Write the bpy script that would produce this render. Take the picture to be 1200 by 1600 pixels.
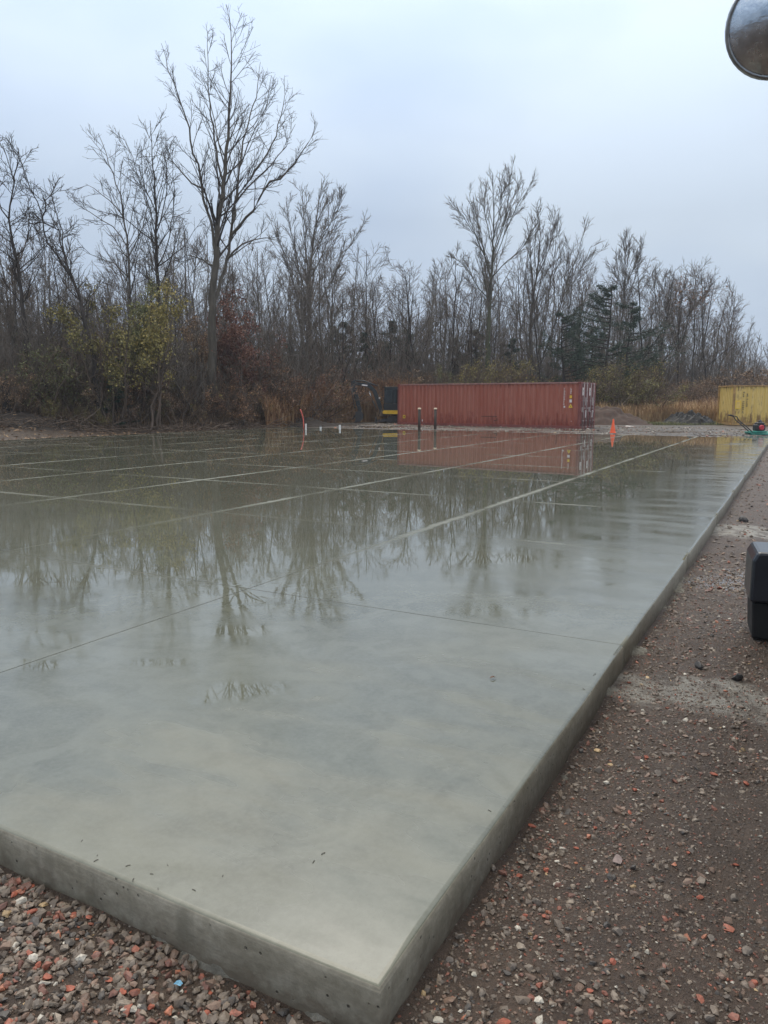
import bpy, bmesh, math, random
import numpy as np
from mathutils import Vector, Matrix

for o in list(bpy.data.objects):
    bpy.data.objects.remove(o)
scene = bpy.context.scene
C = scene.collection
R_ = math.radians

# ------------------------------------------------------------------ camera
CAM_H = 1.48
PITCH, YAW, ROLL = 0.14522, -0.49524, 0.0035
cp, sp, cy, sy = math.cos(PITCH), math.sin(PITCH), math.cos(YAW), math.sin(YAW)
c_f = Vector((sy * cp, cy * cp, -sp))
c_r = Vector((cy, -sy, 0))
c_u = c_r.cross(c_f)
c_r, c_u = math.cos(ROLL) * c_r + math.sin(ROLL) * c_u, -math.sin(ROLL) * c_r + math.cos(ROLL) * c_u
camd = bpy.data.cameras.new('camera')
cam = bpy.data.objects.new('camera', camd)
C.objects.link(cam)
cam.matrix_world = Matrix(((c_r.x, c_u.x, -c_f.x, 0), (c_r.y, c_u.y, -c_f.y, 0), (c_r.z, c_u.z, -c_f.z, CAM_H), (0, 0, 0, 1)))
camd.sensor_fit = 'HORIZONTAL'
camd.sensor_width = 36
camd.lens = 36 * 1180.1 / 1200
camd.clip_start = 0.05
camd.clip_end = 4000
scene.camera = cam

# ------------------------------------------------------------------ sky, sun, exposure
SUN_EL, SUN_AZ = R_(58), R_(-40)          # azimuth measured from +Y towards +X
world = bpy.data.worlds.new('World')
scene.world = world
world.use_nodes = True
wt = world.node_tree
for n in list(wt.nodes):
    wt.nodes.remove(n)
w_out = wt.nodes.new('ShaderNodeOutputWorld')
w_bg = wt.nodes.new('ShaderNodeBackground')
w_sky = wt.nodes.new('ShaderNodeTexSky')
w_sky.sky_type = 'NISHITA'
w_sky.sun_disc = False
w_sky.sun_elevation = SUN_EL
w_sky.sun_rotation = SUN_AZ
w_sky.air_density = 1.0
w_sky.dust_density = 3.0
w_bg.inputs['Strength'].default_value = 0.1
wco = wt.nodes.new('ShaderNodeTexCoord')
wsep = wt.nodes.new('ShaderNodeSeparateXYZ')
wt.links.new(wco.outputs['Generated'], wsep.inputs[0])
# thick overcast: brighter towards the zenith, pale blue, with soft broad cloud
wgr = wt.nodes.new('ShaderNodeMapRange')
wgr.inputs['From Min'].default_value = 0.22
wgr.inputs['From Max'].default_value = 1.0
wgr.inputs['To Min'].default_value = 5.75
wgr.inputs['To Max'].default_value = 18.5
wt.links.new(wsep.outputs['Z'], wgr.inputs['Value'])
wmap = wt.nodes.new('ShaderNodeMapping')
wmap.inputs['Scale'].default_value = (1.0, 1.0, 2.2)
wt.links.new(wco.outputs['Generated'], wmap.inputs[0])
wn = wt.nodes.new('ShaderNodeTexNoise')
wn.inputs['Scale'].default_value = 1.7
wn.inputs['Detail'].default_value = 4.0
wn.inputs['Roughness'].default_value = 0.45
wt.links.new(wmap.outputs[0], wn.inputs['Vector'])
wnr = wt.nodes.new('ShaderNodeMapRange')
wnr.inputs['From Min'].default_value = 0.3
wnr.inputs['From Max'].default_value = 0.7
wnr.inputs['To Min'].default_value = 0.84
wnr.inputs['To Max'].default_value = 1.12
wt.links.new(wn.outputs['Fac'], wnr.inputs['Value'])
wmul = wt.nodes.new('ShaderNodeMath'); wmul.operation = 'MULTIPLY'
wt.links.new(wgr.outputs[0], wmul.inputs[0]); wt.links.new(wnr.outputs[0], wmul.inputs[1])
wcolr = wt.nodes.new('ShaderNodeValToRGB')
wcolr.color_ramp.elements[0].position = 0.35
wcolr.color_ramp.elements[0].color = (0.72, 0.93, 1.27, 1)
wcolr.color_ramp.elements[1].position = 0.65
wcolr.color_ramp.elements[1].color = (0.90, 1.05, 1.23, 1)
wt.links.new(wn.outputs['Fac'], wcolr.inputs[0])
wzf = wt.nodes.new('ShaderNodeMapRange'); wzf.interpolation_type = 'SMOOTHSTEP'
wzf.inputs['From Min'].default_value = 0.42; wzf.inputs['From Max'].default_value = 0.85
wt.links.new(wsep.outputs['Z'], wzf.inputs['Value'])
wzm = wt.nodes.new('ShaderNodeMix'); wzm.data_type = 'RGBA'       # the cloud deck is neutral overhead
wt.links.new(wzf.outputs[0], wzm.inputs[0]); wt.links.new(wcolr.outputs[0], wzm.inputs[6]); wzm.inputs[7].default_value = (1.06, 1.02, 0.94, 1)
wvm = wt.nodes.new('ShaderNodeVectorMath'); wvm.operation = 'SCALE'
wt.links.new(wzm.outputs[2], wvm.inputs[0]); wt.links.new(wmul.outputs[0], wvm.inputs['Scale'])
wmix = wt.nodes.new('ShaderNodeMix'); wmix.data_type = 'RGBA'
wmix.inputs[0].default_value = 0.9
wt.links.new(w_sky.outputs[0], wmix.inputs[6]); wt.links.new(wvm.outputs[0], wmix.inputs[7])
wt.links.new(wmix.outputs[2], w_bg.inputs['Color'])
wt.links.new(w_bg.outputs[0], w_out.inputs['Surface'])

sun_d = bpy.data.lights.new('sun', 'SUN')
sun_d.energy = 1.5
sun_d.angle = R_(45)
sun_d.color = (1.0, 0.93, 0.82)
sun = bpy.data.objects.new('sun', sun_d)
C.objects.link(sun)
sdir = Vector((math.sin(SUN_AZ) * math.cos(SUN_EL), math.cos(SUN_AZ) * math.cos(SUN_EL), math.sin(SUN_EL)))
sun.rotation_euler = sdir.to_track_quat('Z', 'Y').to_euler()
sun.location = (0, 0, 60)

scene.view_settings.view_transform = 'Standard'
scene.view_settings.look = 'None'
scene.view_settings.gamma = 1.0
scene.view_settings.use_curve_mapping = False
scene.view_settings.exposure = 0.12

scene.cycles.max_bounces = 6
scene.cycles.diffuse_bounces = 3
scene.cycles.glossy_bounces = 3
scene.cycles.volume_bounces = 0

# ------------------------------------------------------------------ helpers: layout
HOR = 8.3205
def place(px, depth):
    """column px of a 1200 px wide survey picture, depth in metres -> world x, y"""
    lat = (px - 600) / 1180.1 * depth * cp
    return (sy * depth + cy * lat, cy * depth - sy * lat)
def zat(py, depth):
    return CAM_H + depth * math.tan(math.atan((800 - py) / 1180.1) - R_(HOR))
def plane_pt(px, py, depth):
    """sight line through a survey picture point, met at a horizontal distance depth -> (sideways, height)"""
    d = c_f + c_r * ((px - 600) / 1180.1) - c_u * ((py - 800) / 1180.1)
    t = depth / (d.x * sy + d.y * cy)
    return ((d.x * cy - d.y * sy) * t, CAM_H + d.z * t)
def ground_pt(px, py, z):
    d = c_f + c_r * ((px - 600) / 1180.1) - c_u * ((py - 800) / 1180.1)
    t = (z - CAM_H) / d.z
    return (d.x * t, d.y * t)

# ------------------------------------------------------------------ helpers: materials
class NT:
    def __init__(self, name):
        self.m = bpy.data.materials.new(name)
        self.m.use_nodes = True
        self.t = self.m.node_tree
        self.b = self.t.nodes['Principled BSDF']
    def n(self, typ, **kw):
        nd = self.t.nodes.new('ShaderNode' + typ)
        for k, v in kw.items():
            if hasattr(nd, k):
                setattr(nd, k, v)
        return nd
    def l(self, a, b):
        self.t.links.new(a, b)
    def val(self, x, sock):
        if isinstance(x, (int, float)):
            sock.default_value = x
        elif isinstance(x, tuple):
            sock.default_value = x if len(x) == len(sock.default_value) else tuple(x) + (1,)
        else:
            self.l(x, sock)
    def math(self, op, a, b=0.0, c=None, clamp=False):
        nd = self.n('Math'); nd.operation = op; nd.use_clamp = clamp
        self.val(a, nd.inputs[0]); self.val(b, nd.inputs[1])
        if c is not None:
            self.val(c, nd.inputs[2])
        return nd.outputs[0]
    def rng(self, v, a, b, c=0.0, d=1.0, smooth=False):
        nd = self.n('MapRange')
        if smooth:
            nd.interpolation_type = 'SMOOTHSTEP'
        self.val(v, nd.inputs['Value'])
        for k, x in zip(('From Min', 'From Max', 'To Min', 'To Max'), (a, b, c, d)):
            self.val(x, nd.inputs[k])
        return nd.outputs[0]
    def pos(self):
        return self.n('NewGeometry').outputs['Position']
    def obj(self):
        return self.n('TexCoord').outputs['Object']
    def xyz(self, v):
        nd = self.n('SeparateXYZ'); self.l(v, nd.inputs[0]); return nd.outputs
    def map(self, v, scale=(1, 1, 1), loc=(0, 0, 0)):
        nd = self.n('Mapping'); self.l(v, nd.inputs[0])
        nd.inputs['Scale'].default_value = scale
        nd.inputs['Location'].default_value = loc
        return nd.outputs[0]
    def noise(self, v, scale, detail=3, rough=0.5, dist=0.0):
        nd = self.n('TexNoise'); self.l(v, nd.inputs['Vector'])
        nd.inputs['Scale'].default_value = scale
        nd.inputs['Detail'].default_value = detail
        nd.inputs['Roughness'].default_value = rough
        nd.inputs['Distortion'].default_value = dist
        return nd.outputs['Fac']
    def voro(self, v, scale, feature='F1', out='Distance'):
        nd = self.n('TexVoronoi'); nd.feature = feature
        self.l(v, nd.inputs['Vector']); nd.inputs['Scale'].default_value = scale
        return nd.outputs[out]
    def mix(self, f, a, b):
        nd = self.n('Mix'); nd.data_type = 'RGBA'
        self.val(f, nd.inputs[0]); self.val(a, nd.inputs[6]); self.val(b, nd.inputs[7])
        return nd.outputs[2]
    def ramp(self, f, stops):
        nd = self.n('ValToRGB'); self.l(f, nd.inputs[0])
        e = nd.color_ramp.elements
        while len(e) < len(stops):
            e.new(0.5)
        for el, (p, c) in zip(e, stops):
            el.position = p; el.color = tuple(c) + (1,)
        return nd.outputs[0]
    def bump(self, h, strength=0.3, dist=0.01, normal=None):
        nd = self.n('Bump'); self.l(h, nd.inputs['Height'])
        nd.inputs['Strength'].default_value = strength
        nd.inputs['Distance'].default_value = dist
        if normal is not None:
            self.l(normal, nd.inputs['Normal'])
        return nd.outputs[0]
    def set(self, **kw):
        names = {'color': 'Base Color', 'rough': 'Roughness', 'metal': 'Metallic', 'normal': 'Normal', 'coat': 'Coat Weight',
                 'crough': 'Coat Roughness', 'cior': 'Coat IOR', 'spec': 'Specular IOR Level', 'trans': 'Transmission Weight',
                 'cnormal': 'Coat Normal', 'sub': 'Subsurface Weight', 'ior': 'IOR'}
        for k, v in kw.items():
            self.val(v, self.b.inputs[names[k]])
        return self.m

def simple(name, col, rough=0.5, var=0.2, scale=6.0, metal=0.0, bump=0.0, coat=0.0):
    """plain coloured surface with uneven grime"""
    a = NT(name); o = a.obj()
    f = a.noise(o, scale, 5, 0.6)
    dark = tuple(c * (1 - var) for c in col); lite = tuple(min(1, c * (1 + var)) for c in col)
    c = a.ramp(f, [(0.3, dark), (0.7, lite)])
    a.set(color=c, rough=a.rng(f, 0.2, 0.8, rough * 0.8, min(1, rough * 1.2)), metal=metal, coat=coat)
    if bump:
        a.set(normal=a.bump(f, bump, 0.01))
    return a.m

# ------------------------------------------------------------------ helpers: meshes and objects
def link(name, me, mat=None, parent=None):
    o = bpy.data.objects.new(name, me); C.objects.link(o)
    if mat is not None and me is not None and len(me.materials) == 0:
        for m in (mat if isinstance(mat, (list, tuple)) else [mat]):
            me.materials.append(m)
    if parent is not None:
        o.parent = parent
    return o
def tag(o, label, cat, group=None, kind=None):
    o['label'] = label; o['category'] = cat
    if group: o['group'] = group
    if kind: o['kind'] = kind
    return o
def struct(o):
    o['kind'] = 'structure'
    return o
def empty(name, loc, rz=0.0):
    o = bpy.data.objects.new(name, None); C.objects.link(o)
    o.location = loc; o.rotation_euler = (0, 0, rz); o.empty_display_size = 0.3
    return o
def copy_tree(o, parent=None):
    c = o.copy(); C.objects.link(c); c.parent = parent
    for ch in [x for x in o.children]:
        copy_tree(ch, c)
    return c
def np_mesh(name, V, F, smooth=True, mat_index=None):
    """V (n,3) float, F (m,k) int, all faces with k corners"""
    me = bpy.data.meshes.new(name)
    V = np.ascontiguousarray(V, dtype=np.float32); F = np.ascontiguousarray(F, dtype=np.int32)
    k = F.shape[1]
    me.vertices.add(len(V)); me.vertices.foreach_set('co', V.ravel())
    me.loops.add(F.size); me.loops.foreach_set('vertex_index', F.ravel())
    me.polygons.add(len(F))
    me.polygons.foreach_set('loop_start', np.arange(0, F.size, k, dtype=np.int32))
    me.polygons.foreach_set('loop_total', np.full(len(F), k, dtype=np.int32))
    me.polygons.foreach_set('use_smooth', np.full(len(F), smooth))
    if mat_index is not None:
        me.polygons.foreach_set('material_index', np.asarray(mat_index, dtype=np.int32))
    me.update(calc_edges=True)
    return me
def bm_mesh(name, bm, smooth=False):
    me = bpy.data.meshes.new(name)
    bmesh.ops.recalc_face_normals(bm, faces=bm.faces)
    bm.to_mesh(me); bm.free()
    if smooth:
        for p in me.polygons: p.use_smooth = True
    return me
def box(bm, x0, x1, y0, y1, z0, z1, bev=0.0, seg=2, rot=None, at=None):
    vs = [bm.verts.new((x, y, z)) for x in (x0, x1) for y in (y0, y1) for z in (z0, z1)]
    fs = [bm.faces.new([vs[i] for i in q]) for q in ((0, 1, 3, 2), (4, 6, 7, 5), (0, 4, 5, 1), (2, 3, 7, 6), (0, 2, 6, 4), (1, 5, 7, 3))]
    if bev:
        es = list({e for f in fs for e in f.edges})
        r = bmesh.ops.bevel(bm, geom=es, offset=bev, segments=seg, profile=0.5, affect='EDGES')
        vs = list({v for f in r['faces'] for v in f.verts} | {v for v in vs if v.is_valid})
    if rot is not None:
        bmesh.ops.rotate(bm, verts=vs, cent=at or (0, 0, 0), matrix=rot)
    return vs
def tube(bm, pts, rad, k=10, caps=True):
    pts = [Vector(p) for p in pts]
    if not isinstance(rad, (list, tuple)): rad = [rad] * len(pts)
    rings = []
    ref = Vector((0.13, 0.31, 0.94))
    for i, p in enumerate(pts):
        t = (pts[min(i + 1, len(pts) - 1)] - pts[max(i - 1, 0)]).normalized()
        if abs(t.dot(ref)) > 0.97: ref = Vector((0.9, 0.3, 0.1))
        u = t.cross(ref).normalized(); v = t.cross(u)
        rings.append([bm.verts.new(p + (u * math.cos(a) + v * math.sin(a)) * rad[i]) for a in [2 * math.pi * j / k for j in range(k)]])
    for a, b in zip(rings, rings[1:]):
        for j in range(k):
            bm.faces.new((a[j], a[(j + 1) % k], b[(j + 1) % k], b[j]))
    if caps:
        bm.faces.new(rings[0]); bm.faces.new(rings[-1][::-1])
def prism(bm, poly, y0, y1):
    """poly: list of (x,z) outline, extruded along y"""
    a = [bm.verts.new((x, y0, z)) for x, z in poly]; b = [bm.verts.new((x, y1, z)) for x, z in poly]
    bm.faces.new(a); bm.faces.new(b[::-1])
    for i in range(len(poly)):
        j = (i + 1) % len(poly)
        bm.faces.new((a[i], b[i], b[j], a[j]))
def part(name, fn, mat, parent, smooth=False, bevel=0.0):
    bm = bmesh.new(); fn(bm)
    if bevel:
        bmesh.ops.recalc_face_normals(bm, faces=bm.faces)
        bmesh.ops.bevel(bm, geom=[e for e in bm.edges if len(e.link_faces) == 2 and e.calc_face_angle(0) > 0.5], offset=bevel, segments=2, affect='EDGES', profile=0.5)
    return link(name, bm_mesh(name, bm, smooth), mat, parent)

def vnoise(x, y, seed=0):
    """smooth value noise in numpy"""
    xi = np.floor(x).astype(np.int64); yi = np.floor(y).astype(np.int64)
    xf = x - xi; yf = y - yi
    def h(a, b):
        n = (a * 374761393 + b * 668265263 + seed * 1442695041) & 0x7fffffff
        n = ((n ^ (n >> 13)) * 1274126177) & 0x7fffffff
        return ((n ^ (n >> 16)) & 0xffff) / 65535.0
    u = xf * xf * (3 - 2 * xf); v = yf * yf * (3 - 2 * yf)
    return (h(xi, yi) * (1 - u) + h(xi + 1, yi) * u) * (1 - v) + (h(xi, yi + 1) * (1 - u) + h(xi + 1, yi + 1) * u) * v
def fbm(x, y, seed=0, oct=4):
    s = 0; a = 0.5
    for i in range(oct):
        s = s + a * vnoise(x * 2 ** i, y * 2 ** i, seed + i * 17); a *= 0.5
    return s
def sstep(x, a, b):
    t = np.clip((x - a) / (b - a), 0, 1)
    return t * t * (3 - 2 * t)

# slab layout (metres; top of the slab is z = 0)
SX1, SX0 = -0.83, -26.0
SY0, SY1 = 1.52, 35.95
XJ = [SX1, -3.74] + [-3.74 - 3.04 * i for i in range(1, 7)]
XJ = [x for x in XJ if x > SX0 + 1] + [SX0]
YJ = [SY0] + [4.65 + 3.13 * i for i in range(0, 10)] + [SY1]

def gz(x, y):
    """height of the bare ground"""
    x = np.asarray(x, dtype=float); y = np.asarray(y, dtype=float)
    z = -0.155 + 0.0 * x
    far = sstep(y, 34.5, 41)
    z = z + 0.16 * far
    left = sstep(-x, 26.5, 31)
    bank = left * (0.12 + 0.75 * sstep(-x, 28, 36) * sstep(-y, -44, -26))
    z = z + bank * (1 - 0.5 * far)
    n = fbm(x * 0.35, y * 0.35, 5) - 0.47
    z = z + n * (0.10 + 0.16 * left + 0.06 * far)
    n2 = fbm(x * 2.3, y * 2.3, 9, 3) - 0.44
    z = z + n2 * 0.055
    for rx_, wd_ in ((-0.15, 0.16), (1.45, 0.18)):      # old wheel ruts beside the slab
        xr = rx_ + 0.10 * np.sin(y * 0.45) + 0.10 * y * 0.12
        z = z - 0.022 * np.exp(-((x - xr) / wd_) ** 2) * (1 - far) * (x > -0.8) + 0.010 * np.exp(-((np.abs(x - xr) - 1.6 * wd_) / (0.5 * wd_)) ** 2) * (1 - far) * (x > -0.8)
    n3 = fbm(x * 11.0, y * 11.0, 19, 3) - 0.44
    z = z + n3 * 0.016
    # rougher washed foot beside the slab, small drop towards the form line
    return z
def gz1(x, y):
    return float(gz(np.array([x]), np.array([y]))[0])

# ================================================================== THE SETTING
# ------------------------------------------------------------------ ground
def geo_axis(a, b, fine, lo, hi, g=1.18):
    core = np.arange(a, b + 1e-6, fine)
    up = []; s = fine; x = core[-1]
    while x < hi:
        s = min(s * g, 60); x += s; up.append(x)
    dn = []; s = fine; x = core[0]
    while x > lo:
        s = min(s * g, 60); x -= s; dn.append(x)
    return np.array(dn[::-1] + list(core) + up)
gx = geo_axis(-3.0, 2.2, 0.035, -900, 900, 1.10)
gy = geo_axis(0.6, 7.5, 0.04, -600, 1500, 1.06)
GX, GY = np.meshgrid(gx, gy)
GZ = gz(GX, GY)
nx, ny = len(gx), len(gy)
idx = np.arange(nx * ny).reshape(ny, nx)
F = np.stack([idx[:-1, :-1], idx[:-1, 1:], idx[1:, 1:], idx[1:, :-1]], -1).reshape(-1, 4)
g_me = np_mesh('ground', np.stack([GX, GY, GZ], -1).reshape(-1, 3), F)

a = NT('damp_rubble_soil'); P = a.pos(); s = a.xyz(P)
n1 = a.noise(P, 0.6, 5, 0.6); n2 = a.noise(P, 6.0, 6, 0.65); n3 = a.noise(P, 55.0, 4, 0.7); n4 = a.noise(P, 220.0, 3, 0.7)
soil = a.ramp(a.math('ADD', a.math('MULTIPLY', n2, 0.5), a.math('MULTIPLY', n3, 0.5)), [(0.28, (0.028, 0.018, 0.013)), (0.5, (0.085, 0.057, 0.041)), (0.75, (0.185, 0.132, 0.098))])
soil = a.mix(a.rng(n1, 0.35, 0.7, 0, 0.5), soil, (0.085, 0.065, 0.05))
vcol = a.voro(P, 60.0, 'F1', 'Color'); vd = a.voro(P, 60.0)
vs_ = a.n('SeparateColor'); a.l(vcol, vs_.inputs[0])
chip = a.ramp(vs_.outputs[0], [(0.0, (0.07, 0.06, 0.055)), (0.45, (0.14, 0.12, 0.10)), (0.72, (0.24, 0.21, 0.18)), (0.86, (0.26, 0.08, 0.045)), (0.97, (0.42, 0.38, 0.34))])
chip_on = a.math('MULTIPLY', a.rng(vd, 0.25, 0.4, 1, 0), a.rng(vs_.outputs[1], 0.45, 0.5))
col = a.mix(a.math('MULTIPLY', chip_on, 0.8), soil, chip)
# far yard: churned grey mud; leaf litter under the trees
mud = a.ramp(a.noise(a.map(P, (0.25, 1.2, 1)), 1.6, 6, 0.65), [(0.3, (0.035, 0.027, 0.022)), (0.5, (0.075, 0.063, 0.053)), (0.72, (0.135, 0.122, 0.108))])
farm = a.rng(s[1], 35.0, 38.0, smooth=True)
col = a.mix(farm, col, mud)
lit = a.ramp(a.noise(P, 9.0, 6, 0.75), [(0.3, (0.02, 0.014, 0.010)), (0.55, (0.055, 0.036, 0.024)), (0.78, (0.12, 0.075, 0.042))])
lm = a.math('MAXIMUM', a.rng(a.math('ADD', s[0], a.math('MULTIPLY', n1, 2.0)), -27.6, -26.4, 1, 0), a.rng(a.math('ADD', s[1], a.math('MULTIPLY', n1, 5.0)), 54, 58))
col = a.mix(lm, col, lit)
# pale cement wash-out patches beside the slab
n5 = a.noise(P, 5.0, 5, 0.7)
def spot(px, py, rx, ry, fuzz=0.5):
    x0, y0 = ground_pt(px, py, -0.15)
    dx = a.math('DIVIDE', a.math('SUBTRACT', s[0], x0), rx); dy = a.math('DIVIDE', a.math('SUBTRACT', s[1], y0), ry)
    d = a.math('SQRT', a.math('ADD', a.math('MULTIPLY', dx, dx), a.math('MULTIPLY', dy, dy)))
    d = a.math('ADD', d, a.math('MULTIPLY', a.math('SUBTRACT', n5, 0.5), fuzz * 3))
    return a.rng(d, 0.75, 1.15, 1, 0)
wash = a.math('MAXIMUM', spot(1120, 1090, 0.62, 0.26), a.math('MAXIMUM', spot(1165, 828, 0.8, 0.5), spot(1010, 1075, 0.35, 0.25)))
col = a.mix(a.math('MULTIPLY', wash, a.rng(n2, 0.36, 0.55, 0.1, 0.9)), col, a.ramp(n3, [(0.3, (0.23, 0.215, 0.185)), (0.7, (0.40, 0.385, 0.345))]))
pud = a.math('MAXIMUM', spot(1140, 912, 0.42, 0.34, 0.7), spot(1190, 905, 0.5, 0.5, 0.7))
pud = a.math('MAXIMUM', pud, a.math('MULTIPLY', farm, a.math('MULTIPLY', a.rng(a.noise(a.map(P, (0.28, 1.0, 1)), 0.9, 4, 0.6), 0.48, 0.55), a.rng(s[1], 43, 46, 1, 0))))
col = a.mix(a.math('MULTIPLY', pud, 0.5), col, (0.06, 0.052, 0.045))
hh = a.math('ADD', a.math('MULTIPLY', n3, 1.0), a.math('ADD', a.math('MULTIPLY', n4, 0.5), a.math('MULTIPLY', a.math('MULTIPLY', chip_on, a.math('SUBTRACT', 0.5, vd)), 1.6)))
hh = a.math('MULTIPLY', hh, a.rng(pud, 0, 1, 1, 0.02))
a.set(color=col, rough=a.rng(pud, 0, 1, 0.55, 0.06), normal=a.bump(hh, 1.0, 0.02), spec=0.5)
GROUND_MAT = a.m
struct(link('ground', g_me, GROUND_MAT))

# ------------------------------------------------------------------ concrete slab, wet
def slab_top_material():
    a = NT('wet_trowelled_concrete'); P = a.pos(); s = a.xyz(P)
    big = a.noise(P, 0.20, 3, 0.5); mid = a.noise(a.map(P, (1, 1, 1), (7, 3, 0)), 0.75, 4, 0.55); fin = a.noise(P, 7.0, 5, 0.6); tiny = a.noise(P, 60.0, 4, 0.6)
    base = a.ramp(a.math('ADD', a.math('MULTIPLY', mid, 0.6), a.math('MULTIPLY', fin, 0.4)), [(0.32, (0.062, 0.066, 0.046)), (0.5, (0.092, 0.097, 0.071)), (0.68, (0.125, 0.131, 0.100))])
    # faint trowel arcs
    arcs = a.noise(a.map(P, (1, 1, 1)), 2.2, 2, 0.5, 2.5)
    base = a.mix(a.rng(arcs, 0.45, 0.6, 0, 0.32), base, (0.150, 0.157, 0.126))
    pore = a.voro(P, 130.0); base = a.mix(a.math('MULTIPLY', a.rng(pore, 0.10, 0.22, 1, 0), a.rng(fin, 0.42, 0.6, 0, 0.55)), base, (0.035, 0.037, 0.026))
    fleck = a.noise(P, 38.0, 5, 0.75); base = a.mix(a.rng(fleck, 0.40, 0.66, 0, 0.35), base, (0.155, 0.161, 0.132))
    # standing water: low spots, more of it away from the near end and the outer edge
    lowg = a.math('ADD', a.rng(s[1], 3.0, 12.0, -0.13, 0.10, True), a.rng(s[0], -3.6, -0.9, 0.03, -0.20, True))
    w = a.math('ADD', a.math('ADD', a.math('MULTIPLY', big, 0.55), a.math('MULTIPLY', mid, 0.45)), lowg)
    w = a.math('ADD', w, a.math('MULTIPLY', a.math('SUBTRACT', fin, 0.5), 0.05))
    n4_ = a.noise(P, 4.0, 4, 0.6)
    def spot(px, py, rx, ry, rot=0.0):
        x0, y0 = ground_pt(px, py, 0.0)
        X = a.math('SUBTRACT', s[0], x0); Y = a.math('SUBTRACT', s[1], y0)
        c, k = math.cos(rot), math.sin(rot)
        dx = a.math('DIVIDE', a.math('ADD', a.math('MULTIPLY', X, c), a.math('MULTIPLY', Y, k)), rx)
        dy = a.math('DIVIDE', a.math('SUBTRACT', a.math('MULTIPLY', Y, c), a.math('MULTIPLY', X, k)), ry)
        d = a.math('SQRT', a.math('ADD', a.math('MULTIPLY', dx, dx), a.math('MULTIPLY', dy, dy)))
        d = a.math('ADD', d, a.math('MULTIPLY', a.math('SUBTRACT', mid, 0.5), 1.6))
        d = a.math('ADD', d, a.math('MULTIPLY', a.math('SUBTRACT', n4_, 0.5), 1.3))
        return a.rng(d, 0.62, 1.04, 1, 0)
    rt = R_(28)
    sp_ = spot(365, 1080, 0.44, 0.27, rt)
    for q in ((330, 843, 1.6, 0.50), (372, 930, 0.55, 0.26), (385, 985, 0.30, 0.12), (40, 1040, 0.42, 0.14), (250, 1035, 0.34, 0.10), (60, 905, 0.9, 0.3), (240, 890, 0.7, 0.25), (620, 880, 0.8, 0.3), (770, 870, 0.7, 0.35), (520, 805, 1.3, 0.6), (180, 770, 1.7, 0.9), (700, 815, 1.5, 0.55), (790, 790, 1.2, 0.7), (900, 770, 1.0, 0.8)):
        sp_ = a.math('MAXIMUM', sp_, spot(*q, rt))
    wet = a.math('MAXIMUM', a.rng(w, 0.52, 0.57), sp_)
    # saw-cut residue along the joints
    dxj = a.math('PINGPONG', a.math('ADD', s[0], 3.74), 1.52); dyj = a.math('PINGPONG', a.math('SUBTRACT', s[1], 4.65), 1.565)
    jw = a.rng(fin, 0.3, 0.7, 0.025, 0.095)
    jx = a.math('MULTIPLY', a.rng(a.math('DIVIDE', dxj, jw), 0.3, 1.5, 1, 0), a.rng(a.noise(P, 0.55, 4, 0.6), 0.30, 0.62, 0.2, 1))
    jy = a.math('MULTIPLY', a.rng(a.math('DIVIDE', dyj, jw), 0.3, 1.5, 1, 0), a.rng(a.noise(a.map(P, (1, 1, 1), (31, 5, 0)), 0.45, 3), 0.36, 0.64, 0.05, 0.85))
    joint = a.math('MULTIPLY', a.math('MAXIMUM', jx, jy), a.rng(s[1], 5.5, 9.0, 0.12, 1.0, True))
    joint = a.math('MULTIPLY', joint, a.rng(s[0], -3.0, -1.2, 1, 0))
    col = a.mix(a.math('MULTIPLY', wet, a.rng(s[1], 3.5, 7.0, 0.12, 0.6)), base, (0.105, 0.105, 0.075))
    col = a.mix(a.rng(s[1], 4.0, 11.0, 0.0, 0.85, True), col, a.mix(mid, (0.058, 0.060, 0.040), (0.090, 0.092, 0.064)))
    col = a.mix(a.math('MULTIPLY', joint, 0.65), col, (0.30, 0.31, 0.275))
    # specks and tiny pock marks
    pv = a.voro(P, 9.0); speck = a.math('MULTIPLY', a.rng(pv, 0.018, 0.03, 1, 0), a.rng(fin, 0.5, 0.55))
    col = a.mix(a.math('MULTIPLY', speck, 0.7), col, (0.07, 0.06, 0.045))
    film = a.rng(s[1], 1.8, 4.9, 0.20, 0.016, True)
    film = a.math('ADD', film, a.rng(s[0], -3.6, -1.2, 0.0, 0.16, True))
    film = a.math('ADD', film, a.math('MULTIPLY', a.math('SUBTRACT', mid, 0.5), 0.08))
    strk = a.noise(a.map(P, (0.55, 1.5, 1), (3, 9, 0)), 1.3, 4, 0.6)
    film = a.math('MULTIPLY', film, a.rng(strk, 0.38, 0.62, 0.35, 1.35))
    film = a.math('MAXIMUM', film, 0.010)
    crough = a.math('ADD', a.rng(wet, 0, 1, film, 0.012), a.math('MULTIPLY', joint, 0.28), clamp=True)
    hh = a.math('ADD', a.math('MULTIPLY', fin, 1.0), a.math('MULTIPLY', tiny, 0.12))
    dry = a.rng(wet, 0, 1, 1, 0.03)
    bn = a.bump(a.math('MULTIPLY', hh, dry), 0.10, 0.006)
    rip = a.bump(a.math('MULTIPLY', a.noise(P, 14.0, 2, 0.5), a.rng(wet, 0, 1, 1.0, 0.10)), 0.05, 0.004)
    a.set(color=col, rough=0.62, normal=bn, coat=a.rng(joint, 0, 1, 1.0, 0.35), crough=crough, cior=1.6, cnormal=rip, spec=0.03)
    return a.m
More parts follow.
